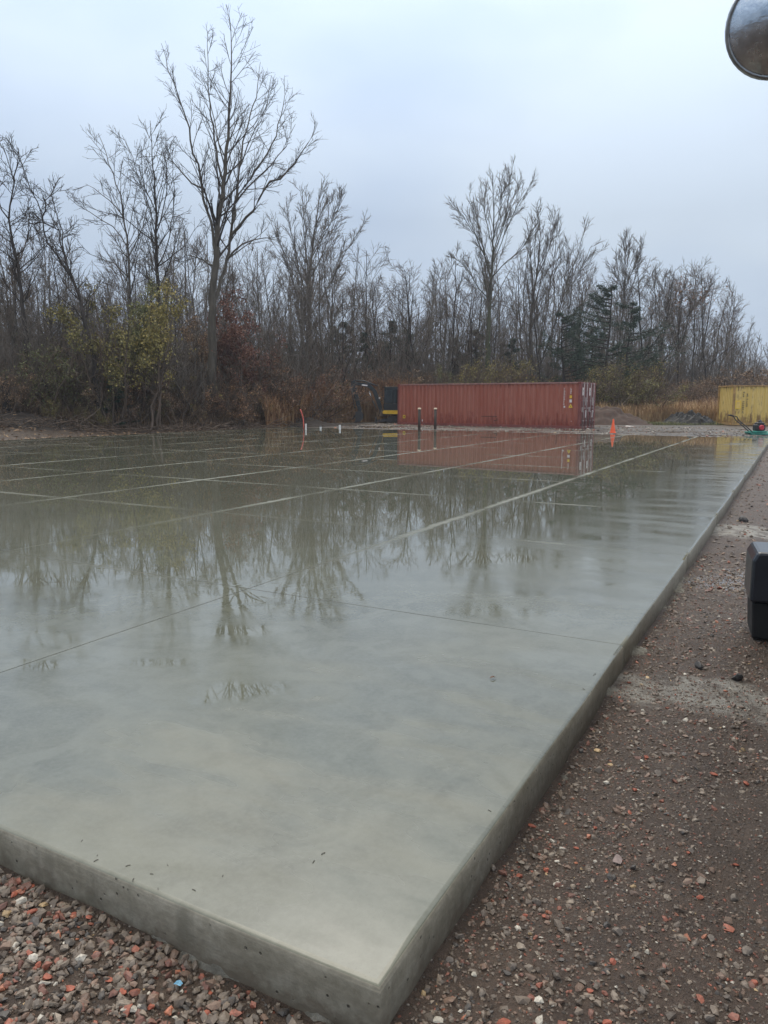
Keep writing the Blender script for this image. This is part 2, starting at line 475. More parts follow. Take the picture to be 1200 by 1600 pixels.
def slab_side_material():
    a = NT('formed_concrete_face'); P = a.pos(); s = a.xyz(P)
    n = a.noise(a.map(P, (1, 1, 2.5)), 3.0, 6, 0.65); f = a.noise(P, 30.0, 5, 0.6)
    col = a.ramp(a.math('ADD', a.math('MULTIPLY', n, 0.6), a.math('MULTIPLY', f, 0.4)), [(0.3, (0.120, 0.109, 0.080)), (0.5, (0.205, 0.190, 0.150)), (0.7, (0.31, 0.292, 0.242))])
    v = a.voro(P, 26.0); pit = a.math('MULTIPLY', a.rng(v, 0.08, 0.15, 1, 0), a.rng(f, 0.46, 0.51))
    col = a.mix(a.math('MULTIPLY', pit, 0.85), col, (0.03, 0.028, 0.02))
    # vertical run-off stains
    run = a.noise(a.map(P, (9, 9, 0.4)), 1.0, 4, 0.6)
    col = a.mix(a.rng(run, 0.55, 0.7, 0, 0.45), col, (0.10, 0.095, 0.075))
    board = a.noise(a.map(P, (1.2, 1.2, 60)), 1.0, 3, 0.6)
    col = a.mix(a.rng(board, 0.5, 0.7, 0, 0.14), col, (0.14, 0.128, 0.098))
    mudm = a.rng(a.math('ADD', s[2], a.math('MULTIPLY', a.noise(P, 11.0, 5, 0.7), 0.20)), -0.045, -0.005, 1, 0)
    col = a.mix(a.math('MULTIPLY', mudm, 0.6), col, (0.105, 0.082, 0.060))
    h = a.math('SUBTRACT', a.math('ADD', f, a.math('ADD', a.math('MULTIPLY', n, 0.5), a.math('MULTIPLY', board, 0.25))), a.math('MULTIPLY', pit, 4.0))
    a.set(color=col, rough=a.rng(n, 0.3, 0.7, 0.45, 0.7), normal=a.bump(h, 0.6, 0.006), spec=0.4)
    return a.m
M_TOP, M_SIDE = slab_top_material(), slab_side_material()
slab = struct(empty('concrete_slab', (0, 0, 0)))
slab['label'] = 'broad wet grey concrete slab cut into square panels'
# a core under the saw cuts
bm = bmesh.new(); box(bm, SX0 + 0.03, SX1 - 0.03, SY0 + 0.03, SY1 - 0.03, -0.42, -0.032)
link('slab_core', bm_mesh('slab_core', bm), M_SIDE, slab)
GAP = 0.0026
def slab_panel(x0, x1, y0, y1, e):
    """e = (left, right, front, back) flags: outer edge with a tooled rounded arris and slight waviness"""
    arc = [(0.0, 0.0)] ; r = 0.016
    pr = [(r + 0.004, 0.0), (r, -0.0012), (0.62 * r, -0.12 * r - 0.001), (0.28 * r, -0.36 * r), (0.08 * r, -0.68 * r), (0.0, -1.05 * r), (-0.0015, -1.16 * r), (-0.0005, -0.09), (0.0, -0.42)]
    nxs = max(2, int((x1 - x0) / 0.25)) if (e[2] or e[3]) else 2
    nys = max(2, int((y1 - y0) / 0.25)) if (e[0] or e[1]) else 2
    per = [(x0 + (x1 - x0) * i / nxs, y0, 2) for i in range(nxs)] + [(x1, y0 + (y1 - y0) * i / nys, 1) for i in range(nys)] + \
          [(x1 - (x1 - x0) * i / nxs, y1, 3) for i in range(nxs)] + [(x0, y1 - (y1 - y0) * i / nys, 0) for i in range(nys)]
    n = len(per); V = []; Fq = []; mi = []
    cx_, cy_ = (x0 + x1) / 2, (y0 + y1) / 2
    for d, z in pr:
        for (x, y, sd) in per:
            fl = e[0] and abs(x - x0) < 1e-6; fr = e[1] and abs(x - x1) < 1e-6; ff = e[2] and abs(y - y0) < 1e-6; fb = e[3] and abs(y - y1) < 1e-6
            # joint sides stay sharp: tiny arris only
            dj = max(0.0, min(d, 0.0015))
            ix = d if (fl or fr) else dj; iy = d if (ff or fb) else dj
            px_, py_ = x, y
            if abs(x - x0) < 1e-6: px_ = x + ix
            if abs(x - x1) < 1e-6: px_ = x - ix
            if abs(y - y0) < 1e-6: py_ = y + iy
            if abs(y - y1) < 1e-6: py_ = y - iy
            if fr or fl: px_ += 0.004 * (math.sin(y * 2.1) + 0.6 * math.sin(y * 5.3 + 1)) * 0.7
            if ff or fb: py_ += 0.004 * (math.sin(x * 2.4 + 2) + 0.6 * math.sin(x * 6.1)) * 0.7
            zz = z
            if not (fl or fr or ff or fb) and z > -0.05: zz = min(0.0, z * 0.1) if z > -0.01 else z
            V.append((px_, py_, zz))
    for k in range(len(pr) - 1):
        for i in range(n):
            j = (i + 1) % n
            Fq.append((k * n + i, (k + 1) * n + i, (k + 1) * n + j, k * n + j)); mi.append(0 if k < 3 else 1)
    me = bpy.data.meshes.new('slab_panel')
    me.from_pydata(V, [], [list(range(n))] + Fq)
    me.polygons.foreach_set('material_index', np.array([0] + mi, dtype=np.int32))
    sm = np.array([False] + [True] * len(Fq)); me.polygons.foreach_set('use_smooth', sm)
    me.update()
    return me
for i in range(len(XJ) - 1):
    for j in range(len(YJ) - 1):
        e = (i == len(XJ) - 2, i == 0, j == 0, j == len(YJ) - 2)
        x1 = XJ[i] - (0 if i == 0 else GAP); x0 = XJ[i + 1] + (0 if e[0] else GAP)
        y0 = YJ[j] + (0 if j == 0 else GAP); y1 = YJ[j + 1] - (0 if e[3] else GAP)
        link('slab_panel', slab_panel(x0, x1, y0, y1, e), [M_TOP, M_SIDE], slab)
# concrete that leaked under the forms: a lumpy foot along the front and the side
def spill(name, along, fixed, axis, seed, w0, w1, h0, h1):
    """axis 'x': strip along x in front of y=fixed; axis 'y': strip along y right of x=fixed"""
    n = len(along); m = 9; V = np.zeros((n, m, 3))
    al = np.asarray(along)
    ww = w0 + (w1 - w0) * sstep(fbm(al * 1.6, al * 0 + seed, seed, 3), 0.25, 0.62)
    hh = h0 + (h1 - h0) * sstep(fbm(al * 2.2, al * 0 + seed + 9, seed + 3, 4), 0.25, 0.65)
    ww = ww + 0.03 * (fbm(al * 14, al * 0, seed + 5, 3) - 0.44)
    for k in range(m):
        t = k / (m - 1)
        off = -0.01 + ww * t
        if axis == 'x': X, Y = al, fixed - off
        else: X, Y = fixed + off, al
        prof = (1 - t ** 1.6)
        lump = (0.030 * (fbm(X * 17, Y * 17, seed + 7, 3) - 0.44) + 0.022 * (fbm(X * 48, Y * 48, seed + 11, 3) - 0.44)) * (1.5 if 0 < k < m - 1 else 0.2)
        z = gz(X, Y) * 1.0 + hh * prof + lump - 0.012
        V[:, k] = np.stack([X, Y, z], -1)
    ii = np.arange(n * m).reshape(n, m)
    Fq = np.stack([ii[:-1, :-1], ii[1:, :-1], ii[1:, 1:], ii[:-1, 1:]], -1).reshape(-1, 4)
    if axis == 'x': Fq = Fq[:, ::-1]
    return link(name, np_mesh(name, V.reshape(-1, 3), Fq[:, ::-1]), M_SPILL, slab)
a = NT('leaked_cement'); P = a.pos()
n = a.noise(P, 18.0, 6, 0.7)
a.set(color=a.ramp(n, [(0.32, (0.085, 0.075, 0.058)), (0.5, (0.19, 0.18, 0.15)), (0.7, (0.29, 0.28, 0.245))]), rough=0.8, normal=a.bump(a.noise(P, 70.0, 6, 0.75), 1.0, 0.02))
M_SPILL = a.m
spill('foot_spill', np.arange(-6.0, SX1 + 0.02, 0.015), SY0, 'x', 3, -0.02, 0.10, -0.005, 0.028)
spill('foot_spill', np.arange(SY0 + 1.6, 9.0, 0.015), SX1, 'y', 8, -0.03, 0.10, -0.03, 0.035)

# ------------------------------------------------------------------ loose rubble on the ground
rs = np.random.default_rng(4)
ICO = []
g_ = (1 + 5 ** 0.5) / 2
ICO_V = np.array([(-1, g_, 0), (1, g_, 0), (-1, -g_, 0), (1, -g_, 0), (0, -1, g_), (0, 1, g_), (0, -1, -g_), (0, 1, -g_), (g_, 0, -1), (g_, 0, 1), (-g_, 0, -1), (-g_, 0, 1)]) / 1.902
ICO_F = np.array([(0, 11, 5), (0, 5, 1), (0, 1, 7), (0, 7, 10), (0, 10, 11), (1, 5, 9), (5, 11, 4), (11, 10, 2), (10, 7, 6), (7, 1, 8), (3, 9, 4), (3, 4, 2), (3, 2, 6), (3, 6, 8), (3, 8, 9), (4, 9, 5), (2, 4, 11), (6, 2, 10), (8, 6, 7), (9, 8, 1)])
OCT_V = np.array([(1, 0, 0), (0, 1, 0), (-1, 0, 0), (0, -1, 0), (0, 0, 1), (0, 0, -1)], float)
OCT_F = np.array([(0, 1, 4), (1, 2, 4), (2, 3, 4), (3, 0, 4), (1, 0, 5), (2, 1, 5), (3, 2, 5), (0, 3, 5)])
PAL = np.array([(0.150, 0.118, 0.092), (0.190, 0.150, 0.115), (0.098, 0.076, 0.060), (0.050, 0.046, 0.044), (0.235, 0.195, 0.155), (0.27, 0.085, 0.052), (0.36, 0.125, 0.066), (0.17, 0.072, 0.052), (0.50, 0.465, 0.40), (0.40, 0.28, 0.145), (0.17, 0.108, 0.078)])
def stones(name, X, Y, S, prob, flat=0.7, hard=True, sink=0.15, seed=0):
    r = np.random.default_rng(seed)
    BV, BF = (ICO_V, ICO_F) if hard else (OCT_V, OCT_F)
    n, k = len(X), len(BV)
    v = np.repeat(BV[None], n, 0) * (1 + 0.75 * (r.random((n, k, 1)) - 0.5)) + 0.34 * (r.random((n, k, 3)) - 0.5)
    v = v * (S[:, None, None] * np.stack([0.75 + 0.6 * r.random(n), 0.6 + 0.4 * r.random(n), flat * (0.55 + 0.6 * r.random(n))], -1)[:, None, :])
    ax = r.random(n) * 2 * math.pi; tl = (r.random(n) - 0.5) * 0.9
    c, s_ = np.cos(tl), np.sin(tl)
    v = np.stack([v[..., 0] * c[:, None] - v[..., 2] * s_[:, None], v[..., 1], v[..., 0] * s_[:, None] + v[..., 2] * c[:, None]], -1)
    c, s_ = np.cos(ax), np.sin(ax)
    v = np.stack([v[..., 0] * c[:, None] - v[..., 1] * s_[:, None], v[..., 0] * s_[:, None] + v[..., 1] * c[:, None], v[..., 2]], -1)
    Z = gz(X, Y) + S * flat * (0.5 - sink)
    v = v + np.stack([X, Y, Z], -1)[:, None, :]
    Fq = (BF[None] + (np.arange(n) * k)[:, None, None]).reshape(-1, 3)
    me = np_mesh(name, v.reshape(-1, 3), Fq, smooth=False)
    ci = r.choice(len(PAL), n, p=np.array(prob) / sum(prob))
    col = PAL[ci] * (0.7 + 0.6 * r.random((n, 1)))
    col = np.concatenate([col, np.ones((n, 1))], 1)
    at = me.color_attributes.new('stone_colour', 'FLOAT_COLOR', 'POINT')
    at.data.foreach_set('color', np.repeat(col, k, 0).astype(np.float32).ravel())
    return me
a = NT('mixed_rubble'); P = a.pos()
va = a.n('VertexColor'); va.layer_name = 'stone_colour'
nn = a.noise(P, 120.0, 4, 0.65)
a.set(color=a.mix(a.rng(nn, 0.35, 0.7, 0.0, 0.55), va.outputs[0], (0.085, 0.068, 0.055)), rough=a.rng(nn, 0.3, 0.7, 0.35, 0.7), normal=a.bump(nn, 0.5, 0.004))
M_STONE = a.m
def scatter_right(n, ymax, xmax, seed):
    r = np.random.default_rng(seed)
    Y = 0.5 + (ymax - 0.5) * r.random(n) ** 1.7
    X = SX1 + 0.03 + (xmax - SX1) * r.random(n) ** 1.15
    return X, Y
def scatter_front(n, seed):
    r = np.random.default_rng(seed)
    X = -4.2 + 4.2 * r.random(n) ** 0.8
    Y = SY0 - 0.02 - 1.1 * r.random(n) ** 1.0
    return X, Y
p_dirt = [28, 18, 24, 8, 6, 5, 2, 8, 2.4, 1.2, 20]
p_rub = [26, 20, 18, 12, 8, 5.5, 1.8, 7, 1.8, 1.2, 14]
def gsize(n, lo, hi, seed, pw=2.2):
    return lo + (hi - lo) * np.random.default_rng(seed).random(n) ** pw
X, Y = scatter_right(23000, 9.0, 2.4, 1)
keep = fbm(X * 1.1, Y * 1.1, 77, 3) + 0.5 * np.exp(-(X - SX1) / 0.18) > 0.30
X, Y = X[keep], Y[keep]
me1 = stones('gravel', X, Y, gsize(len(X), 0.004, 0.017, 2, 2.3), p_dirt, 0.62, True, 0.25, 3)
tag(link('gravel', me1, M_STONE), 'loose pebbles and brick chips strewn over the brown dirt beside the slab', 'gravel', kind='stuff')
X, Y = scatter_right(70000, 8.0, 2.4, 11)
me2 = stones('grit', X, Y, gsize(len(X), 0.003, 0.008, 12, 1.6), p_dirt, 0.7, False, 0.2, 13)
tag(link('grit', me2, M_STONE), 'fine brown grit covering the dirt beside the slab', 'grit', kind='stuff')
X, Y = scatter_front(24000, 21)
me3 = stones('rubble', X, Y, gsize(len(X), 0.004, 0.0175, 22, 2.3), p_rub, 0.75, True, 0.05, 23)
tag(link('rubble', me3, M_STONE), 'dense crushed stone and red brick rubble in front of the slab face', 'rubble', kind='stuff')
r = np.random.default_rng(31)
X = SX1 + 0.05 + 3.6 * r.random(9000); Y = 7 + 30 * r.random(9000) ** 1.3
me4 = stones('coarse_gravel', X, Y, gsize(len(X), 0.008, 0.035, 32, 2.5), p_dirt, 0.6, False, 0.2, 33)
tag(link('coarse_gravel', me4, M_STONE), 'coarse gravel along the far dirt strip beside the slab edge', 'gravel', kind='stuff')
r = np.random.default_rng(41)
X = -24 + 26 * r.random(5000); Y = SY1 + 0.3 + 12 * r.random(5000) ** 1.4
me5 = stones('yard_rubble', X, Y, gsize(len(X), 0.02, 0.09, 42, 3), [20, 24, 12, 6, 14, 2, 1, 3, 6, 1, 10], 0.5, False, 0.2, 43)
tag(link('yard_rubble', me5, M_STONE), 'small stones scattered on the muddy yard beyond the slab', 'rubble', kind='stuff')

# single stones and brick pieces that stand out
def one_stone(name, seed, size, colr, flat=0.65):
    r = np.random.default_rng(seed); bm = bmesh.new()
    bmesh.ops.create_icosphere(bm, subdivisions=2, radius=1.0)
    ax = r.normal(size=(11, 3)); ax /= np.linalg.norm(ax, axis=1)[:, None]; dd = 0.36 + 0.36 * r.random(11)
    for v in bm.verts:
        co = np.array(v.co)
        for q, d in zip(ax, dd):
            t = co @ q
            if t > d: co = co - q * (t - d)
        v.co = Vector(co * np.array([1.0, 0.75, flat]) * size)
    me = bm_mesh(name, bm)
    return me
def stone_mat(name, c):
    a = NT(name); o = a.obj(); n = a.noise(o, 90.0, 5, 0.65)
    a.set(color=a.ramp(n, [(0.3, tuple(x * 0.55 for x in c)), (0.6, c), (0.8, tuple(min(1, x * 1.4) for x in c))]), rough=0.6, normal=a.bump(n, 0.5, 0.004))
    return a.m
M_BRICK = stone_mat('broken_red_brick', (0.32, 0.090, 0.052)); M_GREY = stone_mat('grey_stone', (0.18, 0.150, 0.125)); M_DARK = stone_mat('dark_slag_lump', (0.055, 0.052, 0.052)); M_CREAM = stone_mat('pale_chip', (0.50, 0.46, 0.38)); M_MAUVE = stone_mat('mauve_shale', (0.21, 0.155, 0.145))
BR = [one_stone('brick_fragment', s_, 0.02, None, 0.5) for s_ in (1, 2, 3)]
GR = [one_stone('stone', s_, 0.02, None, 0.7) for s_ in (5, 6, 7)]
for m_ in BR: m_.materials.append(M_BRICK)
for m_ in GR: m_.materials.append(M_GREY)
DK = [m.copy() for m in GR]
for m_ in DK: m_.materials.clear(); m_.materials.append(M_DARK)
CR = [m.copy() for m in GR]
for m_ in CR: m_.materials.clear(); m_.materials.append(M_CREAM)
MV = one_stone('shale_slab', 11, 0.02, None, 0.22); MV.materials.append(M_MAUVE)
rr = random.Random(5)
def put_stone(name, me, px, py, size, label, cat, group=None, wid=1.0):
    x, y = ground_pt(px, py, -0.15)
    o = link(name, me); s_ = size / 0.02
    o.location = (x, y, gz1(x, y) + size * 0.25); o.scale = (s_ * wid, s_, s_)
    o.rotation_euler = (rr.uniform(-.25, .25), rr.uniform(-.25, .25), rr.uniform(0, 6.28))
    tag(o, label, cat, group)
    return o
put_stone('shale_slab', MV, 965, 1341, 0.030, 'flat mauve stone flake lying on the brown dirt', 'stone', None, 1.3)
put_stone('slag_lump', DK[0], 1090, 1047, 0.045, 'black slag lump beside the pale cement wash-out', 'stone')
put_stone('slag_lump', DK[1], 1160, 812, 0.10, 'black slag lump lying on the far dirt strip near a pale patch', 'stone')
put_stone('slag_lump', DK[2], 1150, 1068, 0.05, 'dark lump on the edge of the pale cement wash-out', 'stone')
for px, py, sz in ((1093, 1395, .016), (1178, 1525, .018), (786, 1592, .024), (948, 1592, .020), (922, 1541, .018), (958, 1502, .016), (853, 1353, .016), (811, 1363, .018), (992, 1232, .018), (1115, 1208, .02), (1167, 1216, .02), (832, 1284, .018), (820, 1430, .014), (851, 1431, .014), (900, 1323, .012), (1075, 1335, .012), (1010, 1180, .02), (930, 1290, .014), (984, 1266, .014), (1150, 1342, .014)):
    put_stone('brick_fragment', BR[rr.randrange(3)], px, py, sz, 'larger orange red brick chip lying on the brown dirt beside the slab', 'brick chip', 'brick chips on the dirt')
for px, py, sz in ((45, 1390, .02), (22, 1403, .018), (50, 1430, .02), (48, 1493, .022), (76, 1530, .022), (14, 1543, .018), (108, 1545, .02), (190, 1547, .022), (240, 1518, .016), (320, 1545, .022), (168, 1527, .018), (115, 1435, .018), (140, 1438, .016), (60, 1510, .016), (235, 1567, .016), (322, 1577, .02)):
    put_stone('brick_fragment', BR[rr.randrange(3)], px, py, sz, 'larger red brick chip among the crushed stone in front of the slab face', 'brick chip', 'brick chips in the rubble')
for px, py, sz in ((771, 1356, .02), (837, 1321, .02), (966, 1458, .02), (1112, 1457, .018), (840, 1410, .022), (934, 1198, .03), (1028, 1210, .026), (1080, 1333, .016), (1002, 1545, .02), (798, 1504, .022), (1170, 1475, .024), (1150, 1390, .022), (765, 1415, .022), (755, 1545, .02), (1112, 1577, .022), (720, 1460, .02), (700, 1500, .02)):
    put_stone('stone', GR[rr.randrange(3)], px, py, sz, 'larger grey brown stone lying on the dirt beside the slab', 'stone', 'grey stones on the dirt')
for px, py, sz in ((295, 1557, .02), (265, 1530, .02), (210, 1505, .022), (170, 1465, .022), (130, 1480, .02), (85, 1455, .02), (30, 1475, .022), (10, 1510, .02), (120, 1580, .022), (60, 1575, .024), (350, 1560, .022), (345, 1590, .02), (280, 1590, .022)):
    put_stone('stone', GR[rr.randrange(3)], px, py, sz, 'larger grey stone among the crushed rubble in front of the slab face', 'stone', 'grey stones in the rubble')
for px, py, sz in ((917, 1384, .008), (950, 1425, .008), (1160, 1445, .01), (1190, 1303, .011), (742, 1518, .012), (1037, 1130, .02), (1010, 1488, .012), (1115, 1250, .01), (1190, 1168, .012), (870, 1195, .014)):
    put_stone('pale_chip', CR[rr.randrange(3)], px, py, sz, 'small cream white chip lying on the brown dirt', 'stone', 'pale chips on the dirt')
# scrap of blue plastic in the rubble, leaf on the slab
bm = bmesh.new()
q = [bm.verts.new(v) for v in ((-.012, -.006, 0), (0, -.008, .006), (.012, -.004, .002), (.013, .006, .004), (.001, .008, .009), (-.011, .007, .003))]
bm.faces.new((q[0], q[1], q[4], q[5])); bm.faces.new((q[1], q[2], q[3], q[4]))
bmesh.ops.solidify(bm, geom=bm.faces[:], thickness=0.0012)
o = link('plastic_scrap', bm_mesh('plastic_scrap', bm), simple('pale_blue_plastic', (0.25, 0.55, 0.75), 0.3))
x, y = ground_pt(278, 1532, -0.14); o.location = (x, y, gz1(x, y) + 0.022); tag(o, 'crumpled scrap of light blue plastic in the rubble', 'scrap')
def leaf_mesh(name, L, W):
    bm = bmesh.new(); n = 6; top = []; bot = []; mid = []
    for i in range(n + 1):
        t = i / n; w = W * math.sin(math.pi * t) ** 0.8 * (1 - 0.25 * t); z = 0.006 * math.sin(3 * t) + 0.004
        mid.append(bm.verts.new((L * (t - .5), 0, z))); top.append(bm.verts.new((L * (t - .5), w + 1e-4, z + w * .5))); bot.append(bm.verts.new((L * (t - .5), -w - 1e-4, z + w * .35)))
    for i in range(n):
        bm.faces.new((mid[i], mid[i + 1], top[i + 1], top[i])); bm.faces.new((bot[i], bot[i + 1], mid[i + 1], mid[i]))
    bmesh.ops.solidify(bm, geom=bm.faces[:], thickness=0.0007)
    return bm_mesh(name, bm, True)
lf = leaf_mesh('fallen_leaf', 0.035, 0.010); lf.materials.append(simple('wet_dead_leaf', (0.16, 0.07, 0.035), 0.4))
for px, py, lab, sc in ((770, 1061, 'small reddish brown dead leaf alone on the bare near slab panel', 1.0), (1027, 1205, None, 0)):
    if lab:
        x, y = ground_pt(px, py, 0); o = link('fallen_leaf', lf); o.location = (x, y, 0.001); o.rotation_euler = (0, 0, 0.7); tag(o, lab, 'leaf')
tl = bpy.data.meshes.new('twig_bit'); bm = bmesh.new(); tube(bm, [(-.009, 0, .0015), (0, .001, .0022), (.009, -.001, .0015)], 0.0013, 5); bm.to_mesh(tl); bm.free(); tl.materials.append(simple('wet_twig', (0.05, 0.04, 0.03)))
for px, py in ((262, 1352), (237, 1366), (208, 1375), (152, 1337), (200, 1353), (247, 1389), (303, 1391), (348, 1369), (128, 1314), (505, 1334), (490, 1347), (765, 1267), (912, 1077), (928, 1055), (930, 1053), (150, 1345)):
    x, y = ground_pt(px, py, 0); o = link('twig_bit', tl); o.location = (x, y, 0.0003); o.rotation_euler = (0, 0, rr.uniform(0, 3)); o.scale = (rr.uniform(.5, 1),) * 3
    tag(o, 'tiny dark bit of twig lying on the near slab panel', 'twig', 'twig bits on the slab')

# ================================================================== OBJECTS IN THE YARD
def container_paint(name, base, light, rust, rusty):
    a = NT(name); o = a.obj(); s = a.xyz(o)
    n = a.noise(o, 1.3, 5, 0.6)
    streak = a.noise(a.map(o, (7.0, 7.0, 0.35)), 1.0, 5, 0.65)
    spots = a.noise(a.map(o, (1, 1, 0.6)), 5.0, 6, 0.7)
    col = a.mix(a.rng(streak, 0.35, 0.68), base, light)
    low = a.rng(s[2], 0.15, 1.1, 0.16, 0.0)
    hi = a.rng(s[2], 2.2, 2.55, 0.0, 0.10)
    thr = a.math('ADD', a.math('ADD', a.math('MULTIPLY', streak, 0.55), a.math('MULTIPLY', spots, 0.45)), a.math('ADD', low, hi))
    r = a.rng(thr, 0.60 - rusty, 0.70 - rusty)
    col = a.mix(a.math('MULTIPLY', r, 0.8), col, a.ramp(spots, [(0.3, tuple(x * 0.5 for x in rust)), (0.7, rust)]))
    a.set(color=col, rough=a.rng(n, 0.3, 0.7, 0.42, 0.62), spec=0.4, normal=a.bump(spots, 0.12, 0.004))
    return a.m
M_RED = container_paint('weathered_red_paint', (0.29, 0.072, 0.042), (0.38, 0.140, 0.098), (0.21, 0.034, 0.018), 0.02)
M_REDRAIL = simple('red_rail_paint', (0.20, 0.055, 0.045), 0.5, 0.3, 3)
M_RAILTOP = simple('scuffed_roof_rail', (0.30, 0.15, 0.13), 0.45, 0.35, 4)
M_YEL = container_paint('weathered_yellow_paint', (0.64, 0.44, 0.11), (0.74, 0.56, 0.22), (0.18, 0.08, 0.03), 0.06)
M_YELRAIL = simple('rusty_yellow_rail', (0.36, 0.22, 0.08), 0.6, 0.4, 4)
M_BARS = simple('galvanised_door_gear', (0.42, 0.36, 0.35), 0.4, 0.35, 6, 0.3)
M_DOORR = container_paint('worn_red_door_paint', (0.16, 0.050, 0.045), (0.24, 0.11, 0.10), (0.09, 0.03, 0.025), 0.06)
M_WHITEP = simple('white_marking_paint', (0.72, 0.66, 0.64), 0.5, 0.12, 8)
M_YELP = simple('yellow_marking', (0.78, 0.52, 0.04), 0.45, 0.1, 8)
M_BLK = simple('black_marking', (0.02, 0.02, 0.02), 0.5)
M_RUST = simple('dark_rust', (0.07, 0.025, 0.018), 0.8, 0.4, 8)

def corrugated(x0, x1, z0, z1, y, depth, period, flip=1):
    pr = []; x = x0
    while x < x1 - 1e-6:
        for dx, d in ((0, 0), (0.26, 0), (0.5, 1), (0.76, 1)):
            xx = x + dx * period
            if xx < x1: pr.append((xx, d))
        x += period
    pr.append((x1, 0))
    V = []; Fq = []
    for xx, d in pr:
        V += [(xx, y + flip * depth * d, z0), (xx, y + flip * depth * d, z1)]
    for i in range(len(pr) - 1):
        Fq.append((2 * i, 2 * i + 2, 2 * i + 3, 2 * i + 1))
    return V, Fq
def make_container(loc, rz, L, H, mside, mrail, mtop, label):
    W = 2.44
    t = empty('shipping_container', loc, rz); tag(t, label, 'container')
    def sheet(name, V, Fq, mat):
        me = bpy.data.meshes.new(name); me.from_pydata(V, [], Fq)
        bm = bmesh.new(); bm.from_mesh(me); bmesh.ops.solidify(bm, geom=bm.faces[:], thickness=0.003); bm.to_mesh(me); bm.free()
        return link(name, me, mat, t)
    sheet('side_panel', *corrugated(0.12, L - 0.12, 0.15, H - 0.08, 0.03, 0.050, 0.278), mside)
    sheet('side_panel', *corrugated(0.12, L - 0.12, 0.15, H - 0.08, W - 0.03, 0.036, 0.278, -1), mside)
    V, Fq = corrugated(0.12, W - 0.12, 0.15, H - 0.08, 0.05, 0.04, 0.25)
    sheet('end_wall', [(y, x, z) for x, y, z in V], Fq, mside)
    sheet('roof', [(0.05, 0.05, H - 0.02), (L - 0.05, 0.05, H - 0.02), (L - 0.05, W - 0.05, H - 0.02), (0.05, W - 0.05, H - 0.02)], [(0, 1, 2, 3)], mrail)
    for x in (0, L - 0.14):
        for y in (0, W - 0.14):
            part('corner_post', lambda b: box(b, x + .005, x + .135, y + .005, y + .135, 0.13, H - 0.13, 0.012), mrail, t)
            for z in (0, H - 0.118):
                def cast(b):
                    box(b, x - .004 if x == 0 else x - .03, x + .17 if x == 0 else x + .144, y - .006 if y == 0 else y - .02, y + .16 if y == 0 else y + .146, z, z + .118, 0.008)
                part('corner_casting', cast, mrail, t)
    for y in (0.0, W - 0.07):
        part('top_rail', lambda b: box(b, 0.17, L - 0.17, y + .004, y + .064, H - 0.085, H - 0.012, 0.006), mtop, t)
        part('bottom_rail', lambda b: box(b, 0.17, L - 0.17, y + .006, y + .066, 0.01, 0.16, 0.006), mrail, t)
    for x in (0.01, L - 0.1):
        part('end_header', lambda b: box(b, x, x + .09, .17, W - .17, H - 0.10, H - 0.008, 0.006), mrail, t)
        part('end_sill', lambda b: box(b, x, x + .09, .17, W - .17, 0.01, 0.15, 0.006), mrail, t)
    return t, L, H, W

# ---- red container
zc = 0.005
red, L, H, W = make_container((-22.65, 43.70, zc), math.atan2(-1.38, 12.11), 12.19, 2.59, M_RED, M_REDRAIL, M_RAILTOP, 'long weathered dull red corrugated shipping container beside the excavator')
for k in range(2):
    y0, y1 = (0.15, W / 2 - 0.012) if k == 0 else (W / 2 + 0.012, W - 0.15)
    def doorfn(b):
        # pressed door leaf: vertical shallow corrugations across y on the x = L plane
        n = 4; dy = (y1 - y0) / n
        box(b, L - 0.05, L - 0.012, y0, y1, 0.16, H - 0.11)
        for j in range(n):
            box(b, L - 0.012, L + 0.006, y0 + dy * j + 0.06, y0 + dy * (j + 1) - 0.04, 0.22, H - 0.17, 0.006, 1)
    d = part('door', doorfn, M_DOORR, red); d['label'] = 'worn door leaf with pale scuffs and locking bars'
    for f in (0.28, 0.74):
        yb = y0 + (y1 - y0) * f
        part('locking_bar', lambda b: tube(b, [(L + 0.035, yb, 0.05), (L + 0.035, yb, H - 0.04)], 0.019, 8), M_BARS, d, True)
        for zz in (0.10, 0.45, 0.95, 1.55, 2.1, H - 0.08):
            part('bar_bracket', lambda b: box(b, L - 0.01, L + 0.06, yb - .05, yb + .05, zz - .035, zz + .035, 0.008), M_BARS, d)
        part('door_handle', lambda b: (box(b, L + 0.03, L + 0.055, yb - .30 if k else yb, yb if k else yb + .30, 1.13, 1.17, 0.006)), M_BARS, d)
    for (ya, yb_, za, zb, m_) in ((0.10, 0.30, 1.85, 2.28, M_WHITEP), (0.55, 0.72, 1.3, 1.75, M_BARS), (0.62, 0.85, 0.62, 1.02, M_WHITEP), (0.08, 0.32, 0.95, 1.2, M_BARS)):
        yy0 = y0 + (y1 - y0) * ya; yy1 = y0 + (y1 - y0) * yb_
        part('door_marking', lambda b: box(b, L + 0.0075, L + 0.0105, yy0, yy1, za, zb), m_, d)
    for zz in (0.35, 0.95, 1.6, 2.25):
        yh = y0 - 0.02 if k == 0 else y1 + 0.02
        part('hinge', lambda b: box(b, L - 0.02, L + 0.03, yh - .05, yh + .05, zz - .06, zz + .06, 0.006), M_REDRAIL, d)
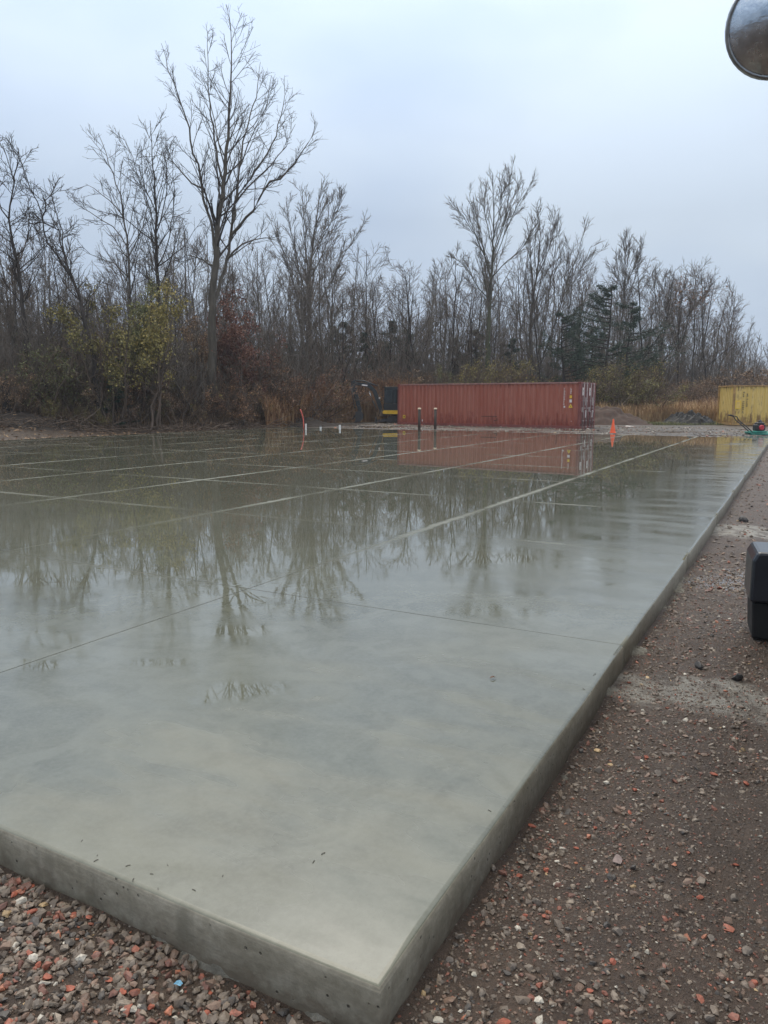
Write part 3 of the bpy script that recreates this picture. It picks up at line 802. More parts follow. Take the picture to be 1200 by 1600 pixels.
# markings on the long side near the doors: columns of small unreadable characters, a yellow and a white plate, a warning triangle
def glyph_column(parent, x, z0, z1, n, w, y, mat, skip=(), seed=0):
    r = random.Random(seed); h = (z0 - z1) / n
    for i in range(n):
        if i in skip: continue
        zt = z0 - i * h; zb = zt - h * 0.66
        def gl(b):
            s = w * 0.24; kind = r.randrange(4)
            box(b, x, x + s, y, y + .004, zb, zt)
            if kind != 1: box(b, x + s, x + w - s, y, y + .004, zt - h * .17, zt)
            if kind in (0, 2): box(b, x + w - s, x + w, y, y + .004, zb, zt)
            if kind in (1, 2, 3): box(b, x + s, x + w - s, y, y + .004, zb, zb + h * .17)
            if kind == 3: box(b, x + s, x + w - s, y, y + .004, (zb + zt) / 2 - h * .08, (zb + zt) / 2 + h * .08)
        part('marking', gl, mat, parent)
glyph_column(red, L - 0.98, 2.27, 1.30, 11, 0.075, 0.022, M_WHITEP, (), 3)
part('marking', lambda b: box(b, L - 0.965, L - 0.875, 0.022, 0.026, 1.17, 1.27), M_WHITEP, red)
glyph_column(red, L - 0.60, 2.27, 1.92, 4, 0.075, 0.022, M_WHITEP, (), 4)
part('marking', lambda b: box(b, L - 0.63, L - 0.50, 0.022, 0.026, 1.70, 1.85), M_YELP, red)
part('marking', lambda b: box(b, L - 0.635, L - 0.495, 0.022, 0.026, 1.46, 1.62), M_WHITEP, red)
tri = lambda s, y0, y1: (lambda b: prism(b, [(L - 0.56 - s, 1.17), (L - 0.56 + s, 1.17), (L - 0.56, 1.17 + s * 1.75)], y0, y1))
part('warning_triangle', tri(0.125, 0.020, 0.026), M_YELP, red)
part('warning_triangle', lambda b: prism(b, [(L - 0.585, 1.21), (L - 0.535, 1.21), (L - 0.56, 1.30)], 0.0165, 0.0195), M_BLK, red)
part('marking', lambda b: box(b, 0.42, 0.60, 0.022, 0.027, 0.42, 0.62), M_YELP, red)
part('marking', lambda b: box(b, 0.48, 0.55, 0.0185, 0.0215, 0.46, 0.57), M_BLK, red)
part('marking', lambda b: box(b, 1.86, 1.92, 0.022, 0.027, 0.24, 0.36), M_WHITEP, red)
part('marking', lambda b: box(b, L - 0.50, L - 0.47, 0.022, 0.026, 0.40, 0.44), M_WHITEP, red)
def scar(b):
    box(b, 6.05, 7.10, 0.021, 0.0255, 0.60, 0.635); box(b, 7.08, 7.13, 0.021, 0.0255, 0.34, 0.52); box(b, 6.9, 7.06, 0.021, 0.0255, 0.36, 0.40)
o = part('scrape', scar, M_RUST, red); o['label'] = 'dark rusty scrape low on the side'

# ---- yellow container
yx, yy = place(1145, 49.6)
yel, L2, H2, W2 = make_container((yx, yy, 0.02), R_(28.4 - 1.0), 6.06, 2.59, M_YEL, M_YELRAIL, M_YELRAIL, 'rust streaked yellow shipping container with black letters by the dry reeds')
glyph_column(yel, 0.62, 2.16, 0.72, 12, 0.10, 0.022, M_BLK, (3, 4), 7)
glyph_column(yel, 0.86, 2.05, 1.18, 8, 0.09, 0.022, M_BLK, (2,), 9)
part('data_plate', lambda b: box(b, 0.16, 0.52, 0.012, 0.028, 1.06, 1.60, 0.004), M_YELP, yel)
part('data_plate', lambda b: box(b, 0.22, 0.46, 0.006, 0.0115, 1.12, 1.54), simple('yellow_plate_face', (0.74, 0.50, 0.14), 0.5, 0.15, 5), yel)

# ---- mini excavator
M_GRN = simple('dark_green_black_paint', (0.008, 0.014, 0.018), 0.5, 0.3, 4)
M_YLW = simple('machine_yellow', (0.70, 0.46, 0.03), 0.4, 0.2, 5)
M_STEEL = simple('worn_dark_steel', (0.05, 0.05, 0.052), 0.55, 0.4, 8, 0.4)
M_RUB = simple('muddy_rubber', (0.03, 0.028, 0.026), 0.8, 0.5, 10)
M_CHR = simple('chrome_rod', (0.7, 0.7, 0.7), 0.18, 0.1, 5, 1.0)
a = NT('dark_cab_glass'); a.set(color=(0.02, 0.03, 0.03), rough=0.04, trans=0.6, ior=1.45); M_GLASS = a.m
ex_d = 52.3; ex_x, ex_y = place(622, ex_d)
exc = empty('mini_excavator', (ex_x, ex_y, gz1(ex_x, ex_y)), R_(28.4)); tag(exc, 'dark green and yellow mini excavator with curled arm at the end of the red container', 'excavator')
# local x: + right in the picture, y: away, z up
for yy_ in (-0.78, 0.48):
    def trk(b):
        prof = []
        for i in range(9):
            an = math.pi / 2 + math.pi * i / 8; prof.append((-0.55 + 0.22 * math.cos(an), 0.23 + 0.22 * math.sin(an)))
        for i in range(9):
            an = -math.pi / 2 + math.pi * i / 8; prof.append((1.05 + 0.22 * math.cos(an), 0.23 + 0.22 * math.sin(an)))
        prism(b, prof, yy_, yy_ + 0.32)
        for i in range(16):
            xx = -0.6 + i * 0.11
            box(b, xx, xx + .05, yy_ - 0.008, yy_ + 0.328, 0.44, 0.475); box(b, xx, xx + .05, yy_ - 0.008, yy_ + 0.328, -0.012, 0.02)
    tk = part('track', trk, M_RUB, exc)
    for xx in (-0.55, -0.15, 0.25, 0.65, 1.05):
        part('roller', lambda b: tube(b, [(xx, yy_ - .02, 0.22), (xx, yy_ + .34, 0.22)], 0.15 if xx in (-0.55, 1.05) else 0.09, 14), M_STEEL, tk)
part('undercarriage', lambda b: box(b, -0.35, 0.85, -0.5, 0.5, 0.22, 0.55, 0.04), M_STEEL, exc)
def blade(b):
    prism(b, [(-1.62, 0.02), (-1.50, 0.02), (-1.46, 0.16), (-1.52, 0.34), (-1.60, 0.34), (-1.55, 0.16)], -0.85, 0.85)
    for s_ in (-0.45, 0.35): prism(b, [(-1.5, 0.10), (-0.2, 0.24), (-0.2, 0.36), (-1.5, 0.22)], s_, s_ + 0.1)
    prism(b, [(-1.68, 0.10), (-0.55, 0.10), (-0.55, 0.16), (-1.6, 0.16)], -0.8, 0.8)
part('dozer_blade', blade, M_STEEL, exc)
part('slew_body', lambda b: prism(b, [(-0.95, 0.56), (1.25, 0.56), (1.38, 0.75), (1.38, 1.25), (0.9, 1.32), (0.35, 0.88), (-0.95, 0.88)], -0.75, 0.75), M_GRN, exc, bevel=0.03)
part('side_cover', lambda b: prism(b, [(-1.05, 0.62), (-0.2, 0.60), (0.5, 0.60), (0.5, 0.86), (-1.0, 0.86), (-1.1, 0.76)], -0.775, -0.752), M_YLW, exc)
part('side_cover', lambda b: prism(b, [(0.55, 0.60), (1.25, 0.60), (1.36, 0.75), (1.36, 1.22), (0.55, 1.22)], -0.775, -0.752), M_YLW, exc)
def cabf(b):
    x0, x1, z0, z1 = -1.02, 0.28, 0.885, 2.36; w = 0.07
    for yq in (-0.72, 0.42):
        prism(b, [(x0, z0), (x0 + w, z0), (x0 + w + .06, z1), (x0 + .06, z1)], yq, yq + w)
        box(b, x1 - w, x1, yq, yq + w, z0, z1); box(b, -0.42, -0.36, yq, yq + w, z0, z1)
        box(b, x0, x1, yq, yq + w, z0, 1.30); box(b, x0 + .06, x1, yq, yq + w, z1 - .09, z1)
    box(b, x0 + .03, x1 + .02, -0.74, 0.51, z1, z1 + 0.07, 0.02)
    box(b, x1 - w, x1, -.65, .42, z0, 1.3); box(b, x0, x0 + w, -.65, .42, z0, 1.15)
    box(b, x0 + .05, x0 + .12, -.65, .42, 2.2, 2.34)
cabo = part('cab', cabf, M_GRN, exc)
for yq in (-0.69, 0.455):
    part('cab_window', lambda b: box(b, -0.92, -0.43, yq, yq + .008, 1.31, 2.26), M_GLASS, cabo)
    part('cab_window', lambda b: box(b, -0.35, 0.20, yq, yq + .008, 1.31, 2.26), M_GLASS, cabo)
part('cab_window', lambda b: box(b, 0.235, 0.243, -.64, .41, 1.31, 2.26), M_GLASS, cabo)
part('cab_seat', lambda b: (box(b, -0.45, 0.05, -.35, .15, 1.0, 1.25, .05), box(b, -0.08, 0.05, -.35, .15, 1.2, 1.85, .05)), M_BLK, cabo)
def boomf(b):
    lo = [(-1.28, 0.52), (-1.52, 1.42), (-1.78, 2.12), (-2.12, 2.42), (-3.08, 2.60)]
    hi = [(-1.02, 0.62), (-1.18, 1.30), (-1.52, 2.20), (-1.98, 2.66), (-3.10, 2.76)]
    prism(b, lo + hi[::-1], -0.16, 0.10)
boom = part('boom', boomf, M_GRN, exc, bevel=0.015)
part('boom_mark', lambda b: prism(b, [(-2.52, 2.52), (-2.14, 2.47), (-2.10, 2.56), (-2.50, 2.60)], -0.166, -0.161), M_WHITEP, boom)
part('boom_foot', lambda b: box(b, -1.40, -0.9, -0.25, 0.2, 0.42, 0.85, 0.03), M_STEEL, exc)
part('hydraulic_cylinder', lambda b: tube(b, [(-1.32, 0.05, 0.62), (-1.78, 0.05, 1.50)], 0.055, 10), M_STEEL, boom, True)
part('hydraulic_cylinder', lambda b: tube(b, [(-1.78, 0.05, 1.5), (-2.02, 0.05, 2.15)], 0.032, 10), M_CHR, boom, True)
part('hydraulic_cylinder', lambda b: tube(b, [(-1.45, -0.03, 2.50), (-2.4, -0.03, 2.84), (-3.12, -0.03, 2.86)], 0.05, 10), M_STEEL, boom, True)
part('work_light', lambda b: box(b, -1.36, -1.24, -.2, -.1, 1.62, 1.74, .02), M_WHITEP, boom)
arm = part('arm', lambda b: prism(b, [(-3.20, 2.84), (-2.98, 2.86), (-2.90, 2.5), (-2.52, 0.85), (-2.60, 0.68), (-2.74, 0.74), (-3.16, 2.1), (-3.26, 2.5)], -0.13, 0.07), M_GRN, exc, bevel=0.012)
part('hydraulic_cylinder', lambda b: tube(b, [(-3.24, -0.03, 2.3), (-2.98, -0.03, 0.98)], 0.045, 10), M_STEEL, arm, True)
def bucket(b):
    prism(b, [(-2.98, 0.72), (-2.55, 0.80), (-2.40, 0.55), (-2.42, 0.28), (-2.62, 0.06), (-2.95, 0.03), (-2.98, 0.08), (-2.70, 0.14), (-2.55, 0.32), (-2.58, 0.55), (-2.75, 0.62)], -0.28, 0.24)
    for k in range(4): prism(b, [(-3.08, 0.02), (-2.94, 0.02), (-2.94, 0.09)], -0.27 + k * 0.155, -0.21 + k * 0.155)
    for yq in (-0.285, 0.243): prism(b, [(-2.94, 0.70), (-2.58, 0.76), (-2.50, 0.35), (-2.66, 0.10), (-2.95, 0.06)], yq, yq + .02)
part('bucket', bucket, M_STEEL, exc)
part('thumb', lambda b: prism(b, [(-2.72, 0.95), (-2.62, 0.95), (-2.98, 0.35), (-3.16, 0.18), (-3.18, 0.26), (-3.02, 0.5)], -0.12, 0.06), M_STEEL, exc)

# ---- two old steel posts in front of the container
M_PIPE = simple('dark_rusty_pipe', (0.050, 0.034, 0.026), 0.7, 0.4, 9)
M_CAP = simple('pale_post_cap', (0.62, 0.50, 0.36), 0.6, 0.15, 10)
for px, py, top, lab in ((655, 671, 637, 'dark rusty steel post with pale cap closer to the excavator'), (680, 669.5, 637, 'dark rusty steel post with pale cap farther from the excavator')):
    x, y = ground_pt(px, py, 0.0); dep = x * sy + y * cy; hgt = zat(top, dep)
    t = empty('steel_post', (x, y, 0.0)); tag(t, lab, 'post')
    part('pipe', lambda b: tube(b, [(0, 0, -0.25), (0, 0, hgt - 0.08)], 0.075, 16), M_PIPE, t, True)
    part('cap', lambda b: tube(b, [(0, 0, hgt - 0.082), (0, 0, hgt - 0.03), (0, 0, hgt)], [0.098, 0.098, 0.05], 16), M_CAP, t, False)

# ---- white pipe stubs and the red flexible pipe
M_PVC = simple('white_pvc', (0.80, 0.80, 0.78), 0.35, 0.05, 5)
M_PEX = simple('red_plastic_pipe', (0.70, 0.13, 0.10), 0.35, 0.1, 5)
M_FIT = simple('dark_fitting', (0.05, 0.05, 0.05), 0.5)
for px, py, h_, lab, rad in ((478, 671, 0.30, 'white plastic pipe stub with the red tube rising from it', 0.042), (501, 670, 0.11, 'short white pipe stub with a dark cap between two taller stubs', 0.05), (531, 670.5, 0.22, 'white plastic pipe stub standing alone nearer the excavator', 0.05)):
    x, y = ground_pt(px, py, 0.0)
    t = empty('pipe_stub', (x, y, 0.0)); tag(t, lab, 'pipe')
    def stub(b):
        tube(b, [(0, 0, -.03), (0, 0, h_)], rad, 14, False); tube(b, [(0, 0, h_), (0, 0, -.03)], rad * 0.86, 14, False)
        tube(b, [(0, 0, h_ - .05), (0, 0, h_ - .002)], rad * 1.12, 14)
    part('pipe', stub, M_PVC, t, False)
    if h_ < 0.15: part('cap', lambda b: tube(b, [(0, 0, h_ + .001), (0, 0, h_ + .05), (0, 0, h_ + .085)], [0.052, 0.052, 0.02], 12), M_FIT, t)
    else: part('collar', lambda b: tube(b, [(0, 0, 0.002), (0, 0, 0.03)], rad * 1.25, 14), M_PVC, t)
x, y = ground_pt(477.0, 671.2, 0.0)
t = tag(empty('red_tube', (x - 0.09, y - 0.05, 0)), 'tall thin red plastic tube curving up from the slab', 'tube')
rx_, ry_ = cy, -sy
part('tube', lambda b: tube(b, [(rx_ * q, ry_ * q, z) for q, z in ((0.02, -0.02), (0.02, 0.25), (0.01, 0.5), (-0.03, 0.72), (-0.09, 0.92), (-0.15, 1.06))], 0.026, 10), M_PEX, t, True)

# ---- slim orange cone
x, y = ground_pt(957.5, 676.5, 0.0)
M_ORG = simple('orange_cone_plastic', (0.85, 0.12, 0.035), 0.45, 0.08, 4)
t = tag(empty('traffic_cone', (x, y, 0.0)), 'slim bright orange cone on the far slab edge', 'cone')
part('cone_body', lambda b: tube(b, [(0, 0, 0.012), (0, 0, 0.03), (0, 0, 0.34), (0, 0, 0.66), (0, 0, 0.68)], [0.135, 0.130, 0.075, 0.026, 0.014], 20), M_ORG, t, True)
part('cone_base', lambda b: box(b, -0.145, 0.145, -0.145, 0.145, 0.0, 0.0115, 0.004), M_ORG, t)

# ---- plate compactor on the far slab corner
x, y = ground_pt(1192, 683.5, 0.0)
pc = tag(empty('plate_compactor', (-0.72 - 0.55, SY1 - 0.62, 0.0), R_(28.4)), 'green plate compactor with long bent handle on the slab corner', 'compactor')
pc.location = (place(1186, 36.0)[0], place(1186, 36.0)[1], gz1(*place(1186, 36.0)) + 0.02)
M_TEAL = simple('teal_green_paint', (0.03, 0.22, 0.17), 0.5, 0.35, 8); M_ENG = simple('black_engine', (0.018, 0.02, 0.024), 0.45, 0.4, 9); M_ENGR = simple('red_engine_cover', (0.50, 0.03, 0.05), 0.4, 0.2, 8)
part('base_plate', lambda b: prism(b, [(-0.48, 0.10), (-0.40, 0.0), (0.42, 0.0), (0.52, 0.12), (0.50, 0.15), (0.38, 0.06), (-0.38, 0.06), (-0.46, 0.14)], -0.28, 0.28), M_TEAL, pc)
part('deck', lambda b: (box(b, -0.36, 0.36, -.22, .22, 0.085, 0.17, 0.02), box(b, -.2, .2, -.12, .12, .055, .09)), M_TEAL, pc)
eng = part('engine', lambda b: (box(b, -0.16, 0.30, -.2, .2, 0.18, 0.48, 0.06), box(b, -0.10, 0.26, -.18, .18, 0.47, 0.57, 0.05), box(b, -.15, .15, -.1, .1, .165, .2)), M_ENG, pc)
part('starter_cover', lambda b: tube(b, [(0.09, -0.203, 0.33), (0.09, -0.25, 0.33)], [0.13, 0.10], 16), M_ENGR, eng)
part('air_filter', lambda b: tube(b, [(0.10, 0, 0.56), (0.10, 0, 0.63), (0.10, 0, 0.70)], [0.09, 0.08, 0.03], 12), M_ENG, eng)
def handle(b):
    for s_ in (-0.16, 0.16): tube(b, [(-0.34, s_, 0.15), (-0.62, s_, 0.38), (-0.98, s_, 0.66), (-1.10, s_, 0.84), (-1.34, s_, 0.90)], 0.024, 8)
    tube(b, [(-1.34, -.17, 0.90), (-1.34, .17, 0.90)], 0.024, 8); tube(b, [(-0.8, -.16, 0.52), (-0.8, .16, 0.52)], 0.02, 8)
part('handle', handle, simple('black_handle_tube', (0.02, 0.02, 0.022), 0.35, 0.3, 8), pc, True)
part('handle_grip', lambda b: tube(b, [(-1.345, -.17, 0.905), (-1.345, 0.0, 0.91), (-1.345, .17, 0.905)], 0.034, 10), M_RUB, pc, True)

# ---- black tarpaulin heap
tx, ty = place(1077, 53.0)
n = 30; uu = np.linspace(-1, 1, n); U, Vv = np.meshgrid(uu, uu)
rad = np.sqrt(U ** 2 + Vv ** 2)
ang = np.arctan2(Vv, U)
hh = np.clip(1 - rad ** 1.5 - 0.18 * (fbm(np.cos(ang) * 2 + 5, np.sin(ang) * 2 + 5, 3) - 0.45), 0, 1) ** 0.75
fold = np.abs(fbm(U * 3.2 + 9, Vv * 3.2, 51, 3) - 0.46) * 1.5 + np.abs(fbm(U * 7.5, Vv * 7.5 + 3, 61, 3) - 0.46) * 0.7
hh = hh * (0.70 + 1.25 * fold) * 0.86
Xl = U * 1.95 + 0.2 * (fbm(U * 3, Vv * 3, 71) - 0.45); Yl = Vv * 1.2
crr, srr = math.cos(R_(28.4)), math.sin(R_(28.4))
Xw = tx + Xl * crr - Yl * srr; Yw = ty + Xl * srr + Yl * crr
Zw = gz(Xw, Yw) + hh - 0.03
ii = np.arange(n * n).reshape(n, n); Fq = np.stack([ii[:-1, :-1], ii[:-1, 1:], ii[1:, 1:], ii[1:, :-1]], -1).reshape(-1, 4)
keepf = (rad.reshape(-1)[Fq].min(1) < 1.05)
a = NT('wet_black_tarpaulin'); nn = a.noise(a.pos(), 4.0, 5, 0.6)
a.set(color=a.ramp(nn, [(0.3, (0.008, 0.008, 0.009)), (0.7, (0.022, 0.023, 0.024))]), rough=a.rng(nn, 0.3, 0.7, 0.35, 0.6), spec=0.25)
tag(link('tarpaulin', np_mesh('tarpaulin', np.stack([Xw, Yw, Zw], -1).reshape(-1, 3), Fq[keepf], smooth=False), a.m), 'crumpled heap of wet black tarpaulin on the grass verge', 'tarpaulin')
# planks lying beside the heap
M_WOODG = simple('grey_weathered_wood', (0.26, 0.22, 0.18), 0.7, 0.3, 12)
for px, dpt, rz, ln, lab in ((1112, 54.2, 0.45, 2.2, 'grey weathered plank lying beside the black tarpaulin heap'), (1121, 53.0, 0.85, 1.1, 'short pale board end lying between tarpaulin and yellow container')):
    x, y = place(px, dpt); bm = bmesh.new(); box(bm, -ln / 2, ln / 2, -.10, .10, 0, .05, 0.006, 1)
    o = link('plank', bm_mesh('plank', bm), M_WOODG); o.location = (x, y, gz1(x, y) + 0.30 if ln > 2 else gz1(x, y) + 0.03); o.rotation_euler = (0, 0.05, rz)
    if ln > 2: o.location.z = gz1(x, y) + 0.10
    tag(o, lab, 'plank')
# white litter by the cone
x, y = place(985, 47.0); bm = bmesh.new(); box(bm, -.22, .22, -.15, .15, 0, .10, 0.03, 2); bmesh.ops.translate(bm, verts=[v for v in bm.verts if v.co.x > .15], vec=(0, 0, -.04))
o = link('sack', bm_mesh('sack', bm, True), M_WHITEP); o.location = (x, y, gz1(x, y)); tag(o, 'small pale sack lying on the mud behind the orange cone', 'sack')

# ---- earth mound behind the container end
def mound(name, px, dep, rx, ry, h, seed, mat, label, rz=R_(28.4), cat='mound'):
    x0, y0 = place(px, dep); n = 44; uu = np.linspace(-1.15, 1.15, n); U, Vv = np.meshgrid(uu, uu)
    rr_ = np.sqrt(U ** 2 + Vv ** 2) + 0.35 * (fbm(U * 1.6 + seed, Vv * 1.6, seed) - 0.45)
    hh = h * (np.clip(1 - rr_, -0.25, 1)) * (0.9 + 0.9 * (fbm(U * 5, Vv * 5, seed + 2) - 0.45)) + 0.25 * h * (fbm(U * 9, Vv * 9, seed + 4) - 0.46) * (rr_ < 0.95)
    c, s_ = math.cos(rz), math.sin(rz)
    Xw = x0 + U * rx * c - Vv * ry * s_; Yw = y0 + U * rx * s_ + Vv * ry * c
    Zw = gz(Xw, Yw) + hh - 0.03
    ii = np.arange(n * n).reshape(n, n); Fq = np.stack([ii[:-1, :-1], ii[:-1, 1:], ii[1:, 1:], ii[1:, :-1]], -1).reshape(-1, 4)
    return tag(link(name, np_mesh(name, np.stack([Xw, Yw, Zw], -1).reshape(-1, 3), Fq), mat), label, cat)
M_EARTH = simple('dark_damp_earth', (0.050, 0.029, 0.021), 0.95, 0.45, 5, bump=0.8)
mound('earth_mound', 946, 51.5, 3.2, 2.6, 1.4, 3, M_EARTH, 'brown earth mound behind the door end of the red container')
M_BRUSHY = simple('dark_soil_bank', (0.024, 0.017, 0.013), 0.9, 0.5, 3, bump=1.0)
mound('soil_bank', 20, 36.5, 4.0, 2.2, 0.7, 9, M_BRUSHY, 'dark soil bank with litter around the stump at the wood edge', cat='soil bank')
mound('soil_bank', 460, 47.5, 3.2, 1.6, 0.7, 13, M_BRUSHY, 'dark soil bank behind the red tube', cat='soil bank')
# stump on the bank
x, y = place(9, 36.0)
def stump(b):
    tube(b, [(0, 0, -0.3), (0, 0, 0.2), (0.02, 0, 0.9), (0.03, 0.0, 1.45), (0.02, 0, 1.5)], [0.26, 0.21, 0.18, 0.17, 0.10], 12)
st = part('tree_stump', stump, simple('charred_bark', (0.02, 0.017, 0.016), 0.85, 0.4, 12, bump=0.6), None); st.location = (x, y, gz1(x, y) + 0.35); tag(st, 'short dark tree stump on the soil bank', 'stump')

# ---- parked truck at the right: only its bumper end and round mirror reach into the picture
M_BLKP = simple('black_moulded_plastic', (0.016, 0.020, 0.028), 0.32, 0.35, 3, coat=0.25)
M_TRK = simple('dark_blue_truck_paint', (0.03, 0.045, 0.07), 0.25, 0.15, 2, coat=0.6)
tkx, tky = ground_pt(1166, 1004, -0.15)
trk_o = empty('parked_truck', (tkx, tky, gz1(tkx, tky) - 0.005), R_(7.4)); tag(trk_o, 'truck front with black bumper end and round mirror parked on the dirt', 'truck')
# local x: right, y: forward
def bumper(b):
    prism(b, [(0.0, 0.27), (0.0, 0.56), (0.03, 0.62), (2.45, 0.62), (2.48, 0.56), (2.48, 0.27)], 0.0, 0.46)
part('bumper', bumper, M_BLKP, trk_o, bevel=0.02)
part('air_dam', lambda b: prism(b, [(0.035, 0.012), (0.02, 0.262), (2.46, 0.262), (2.445, 0.012)], 0.03, 0.40), simple('black_rubber_skirt', (0.008, 0.008, 0.009), 0.7, 0.3, 5), trk_o, bevel=0.012)
part('bumper_step', lambda b: box(b, 0.30, 2.18, 0.05, 0.40, 0.625, 0.66, 0.008), M_STEEL, trk_o)
part('hood', lambda b: prism(b, [(0.30, 0.67), (0.30, 1.25), (0.44, 1.62), (2.04, 1.62), (2.18, 1.25), (2.18, 0.67)], -1.55, 0.08), M_TRK, trk_o, bevel=0.05)
cabt = part('cab', lambda b: prism(b, [(0.26, 0.72), (0.26, 1.75), (0.40, 2.85), (2.08, 2.85), (2.22, 1.75), (2.22, 0.72)], -3.55, -1.58), M_TRK, trk_o, bevel=0.05)
part('door_window', lambda b: prism(b, [(0.246, 1.80), (0.35, 2.62), (0.362, 2.62), (0.258, 1.80)], -2.95, -1.85), M_GLASS, cabt)
part('windscreen', lambda b: box(b, 0.5, 1.98, -1.575, -1.565, 1.85, 2.65), M_GLASS, cabt)
def wheel(b):
    tube(b, [(0.30, -0.62, 0.48), (0.33, -0.62, 0.48), (0.55, -0.62, 0.48), (0.58, -0.62, 0.48)], [0.42, 0.48, 0.48, 0.42], 28)
for sx in (0.02, 1.58):
    w_ = part('wheel', wheel, M_RUB, trk_o); w_.location.x = sx
    part('rim', lambda b: tube(b, [(0.285, -0.62, 0.48), (0.295, -0.62, 0.48)], [0.20, 0.26], 20), M_STEEL, w_)
# mirror: position from its own arm on the cab
mdep = 1.72
mp = Vector((0, 0, CAM_H)) + (c_f + c_r * (619 / 1180.1) + c_u * (765 / 1180.1)) * mdep
mrad = 79 / 1180.1 * mdep
to_cam = (Vector((0, 0, CAM_H)) - mp).normalized()
back = Vector((math.sin(R_(7.4)), -math.cos(R_(7.4)), -0.12)).normalized()
mn = (to_cam * 0.55 + back * 0.45).normalized()
mrot = mn.to_track_quat('Z', 'Y').to_matrix().to_4x4()
inv = trk_o.matrix_basis.inverted() if False else (Matrix.Translation(trk_o.location) @ Matrix.Rotation(R_(7.4), 4, 'Z')).inverted()
mloc = inv @ Matrix.Translation(mp) @ mrot
def lathe(b, prof, k=40):
    rings = []
    for r_, z in prof:
        if r_ < 1e-6: rings.append([b.verts.new((0, 0, z))])
        else: rings.append([b.verts.new((r_ * math.cos(2 * math.pi * j / k), r_ * math.sin(2 * math.pi * j / k), z)) for j in range(k)])
    for A, B in zip(rings, rings[1:]):
        for j in range(k):
            j2 = (j + 1) % k
            if len(A) == 1: b.faces.new((A[0], B[j], B[j2]))
            elif len(B) == 1: b.faces.new((A[j], B[0], A[j2]))
            else: b.faces.new((A[j], B[j], B[j2], A[j2]))
mir = part('mirror_housing', lambda b: lathe(b, [(mrad * .92, 0.010), (mrad * .965, 0.014), (mrad, 0.006), (mrad, -0.010), (mrad * .92, -0.03), (mrad * .5, -0.055), (0, -0.06)]), simple('mirror_shell_metal', (0.30, 0.31, 0.31), 0.3, 0.3, 20, 0.9), trk_o, True)
mir.matrix_basis = mloc
a = NT('rain_smeared_mirror'); o_ = a.obj()
dn = a.noise(o_, 22.0, 5, 0.65); dd = a.noise(o_, 70.0, 4, 0.6)
a.set(color=a.ramp(dn, [(0.3, (0.36, 0.40, 0.44)), (0.7, (0.60, 0.64, 0.68))]), metal=1.0, rough=a.rng(dn, 0.3, 0.7, 0.12, 0.34), normal=a.bump(dd, 0.25, 0.004))
gl = part('mirror_glass', lambda b: lathe(b, [(mrad * .94, 0.009), (mrad * .8, 0.020), (mrad * .62, 0.034), (mrad * .42, 0.045), (mrad * .2, 0.051), (0, 0.053)]), a.m, mir, True)
arm_l = inv @ (mp - mn * 0.05)
part('mirror_arm', lambda b: (tube(b, [arm_l, arm_l + Vector((0.12, 0.10, 0.03)), Vector((0.30, arm_l.y + 0.30, arm_l.z - 0.12))], 0.012, 8), tube(b, [arm_l + Vector((0.1, 0.08, 0.02)), Vector((0.32, arm_l.y + 0.34, arm_l.z + 0.22))], 0.010, 8)), M_STEEL, trk_o, True)

# ================================================================== WOOD
def bark(name, c, moss=0.0):
    a = NT(name); o = a.pos(); n = a.noise(a.map(o, (6, 6, 1.2)), 1.0, 5, 0.65)
    col = a.ramp(n, [(0.3, tuple(x * 0.55 for x in c)), (0.7, tuple(x * 1.35 for x in c))])
    if moss:
        s = a.xyz(o)
        col = a.mix(a.math('MULTIPLY', a.rng(a.noise(a.map(o, (1, 1, 0.3)), 1.4, 3), 0.35, 0.6), a.rng(s[2], 6.5, 9.5, moss, 0)), col, (0.085, 0.115, 0.045))
    a.set(color=col, rough=0.8, normal=a.bump(n, 0.6, 0.02), spec=0.3)
    return a.m
B_DARK = bark('dark_wet_bark', (0.050, 0.041, 0.036)); B_GREY = bark('grey_wet_bark', (0.115, 0.100, 0.084)); B_PALE = bark('pale_poplar_bark', (0.095, 0.082, 0.066)); B_MOSS = bark('mossy_bark', (0.075, 0.07, 0.05), 0.85)
B_TWIG = bark('brown_twigs', (0.125, 0.092, 0.070)); B_GTWIG = bark('grey_twigs', (0.150, 0.128, 0.108))

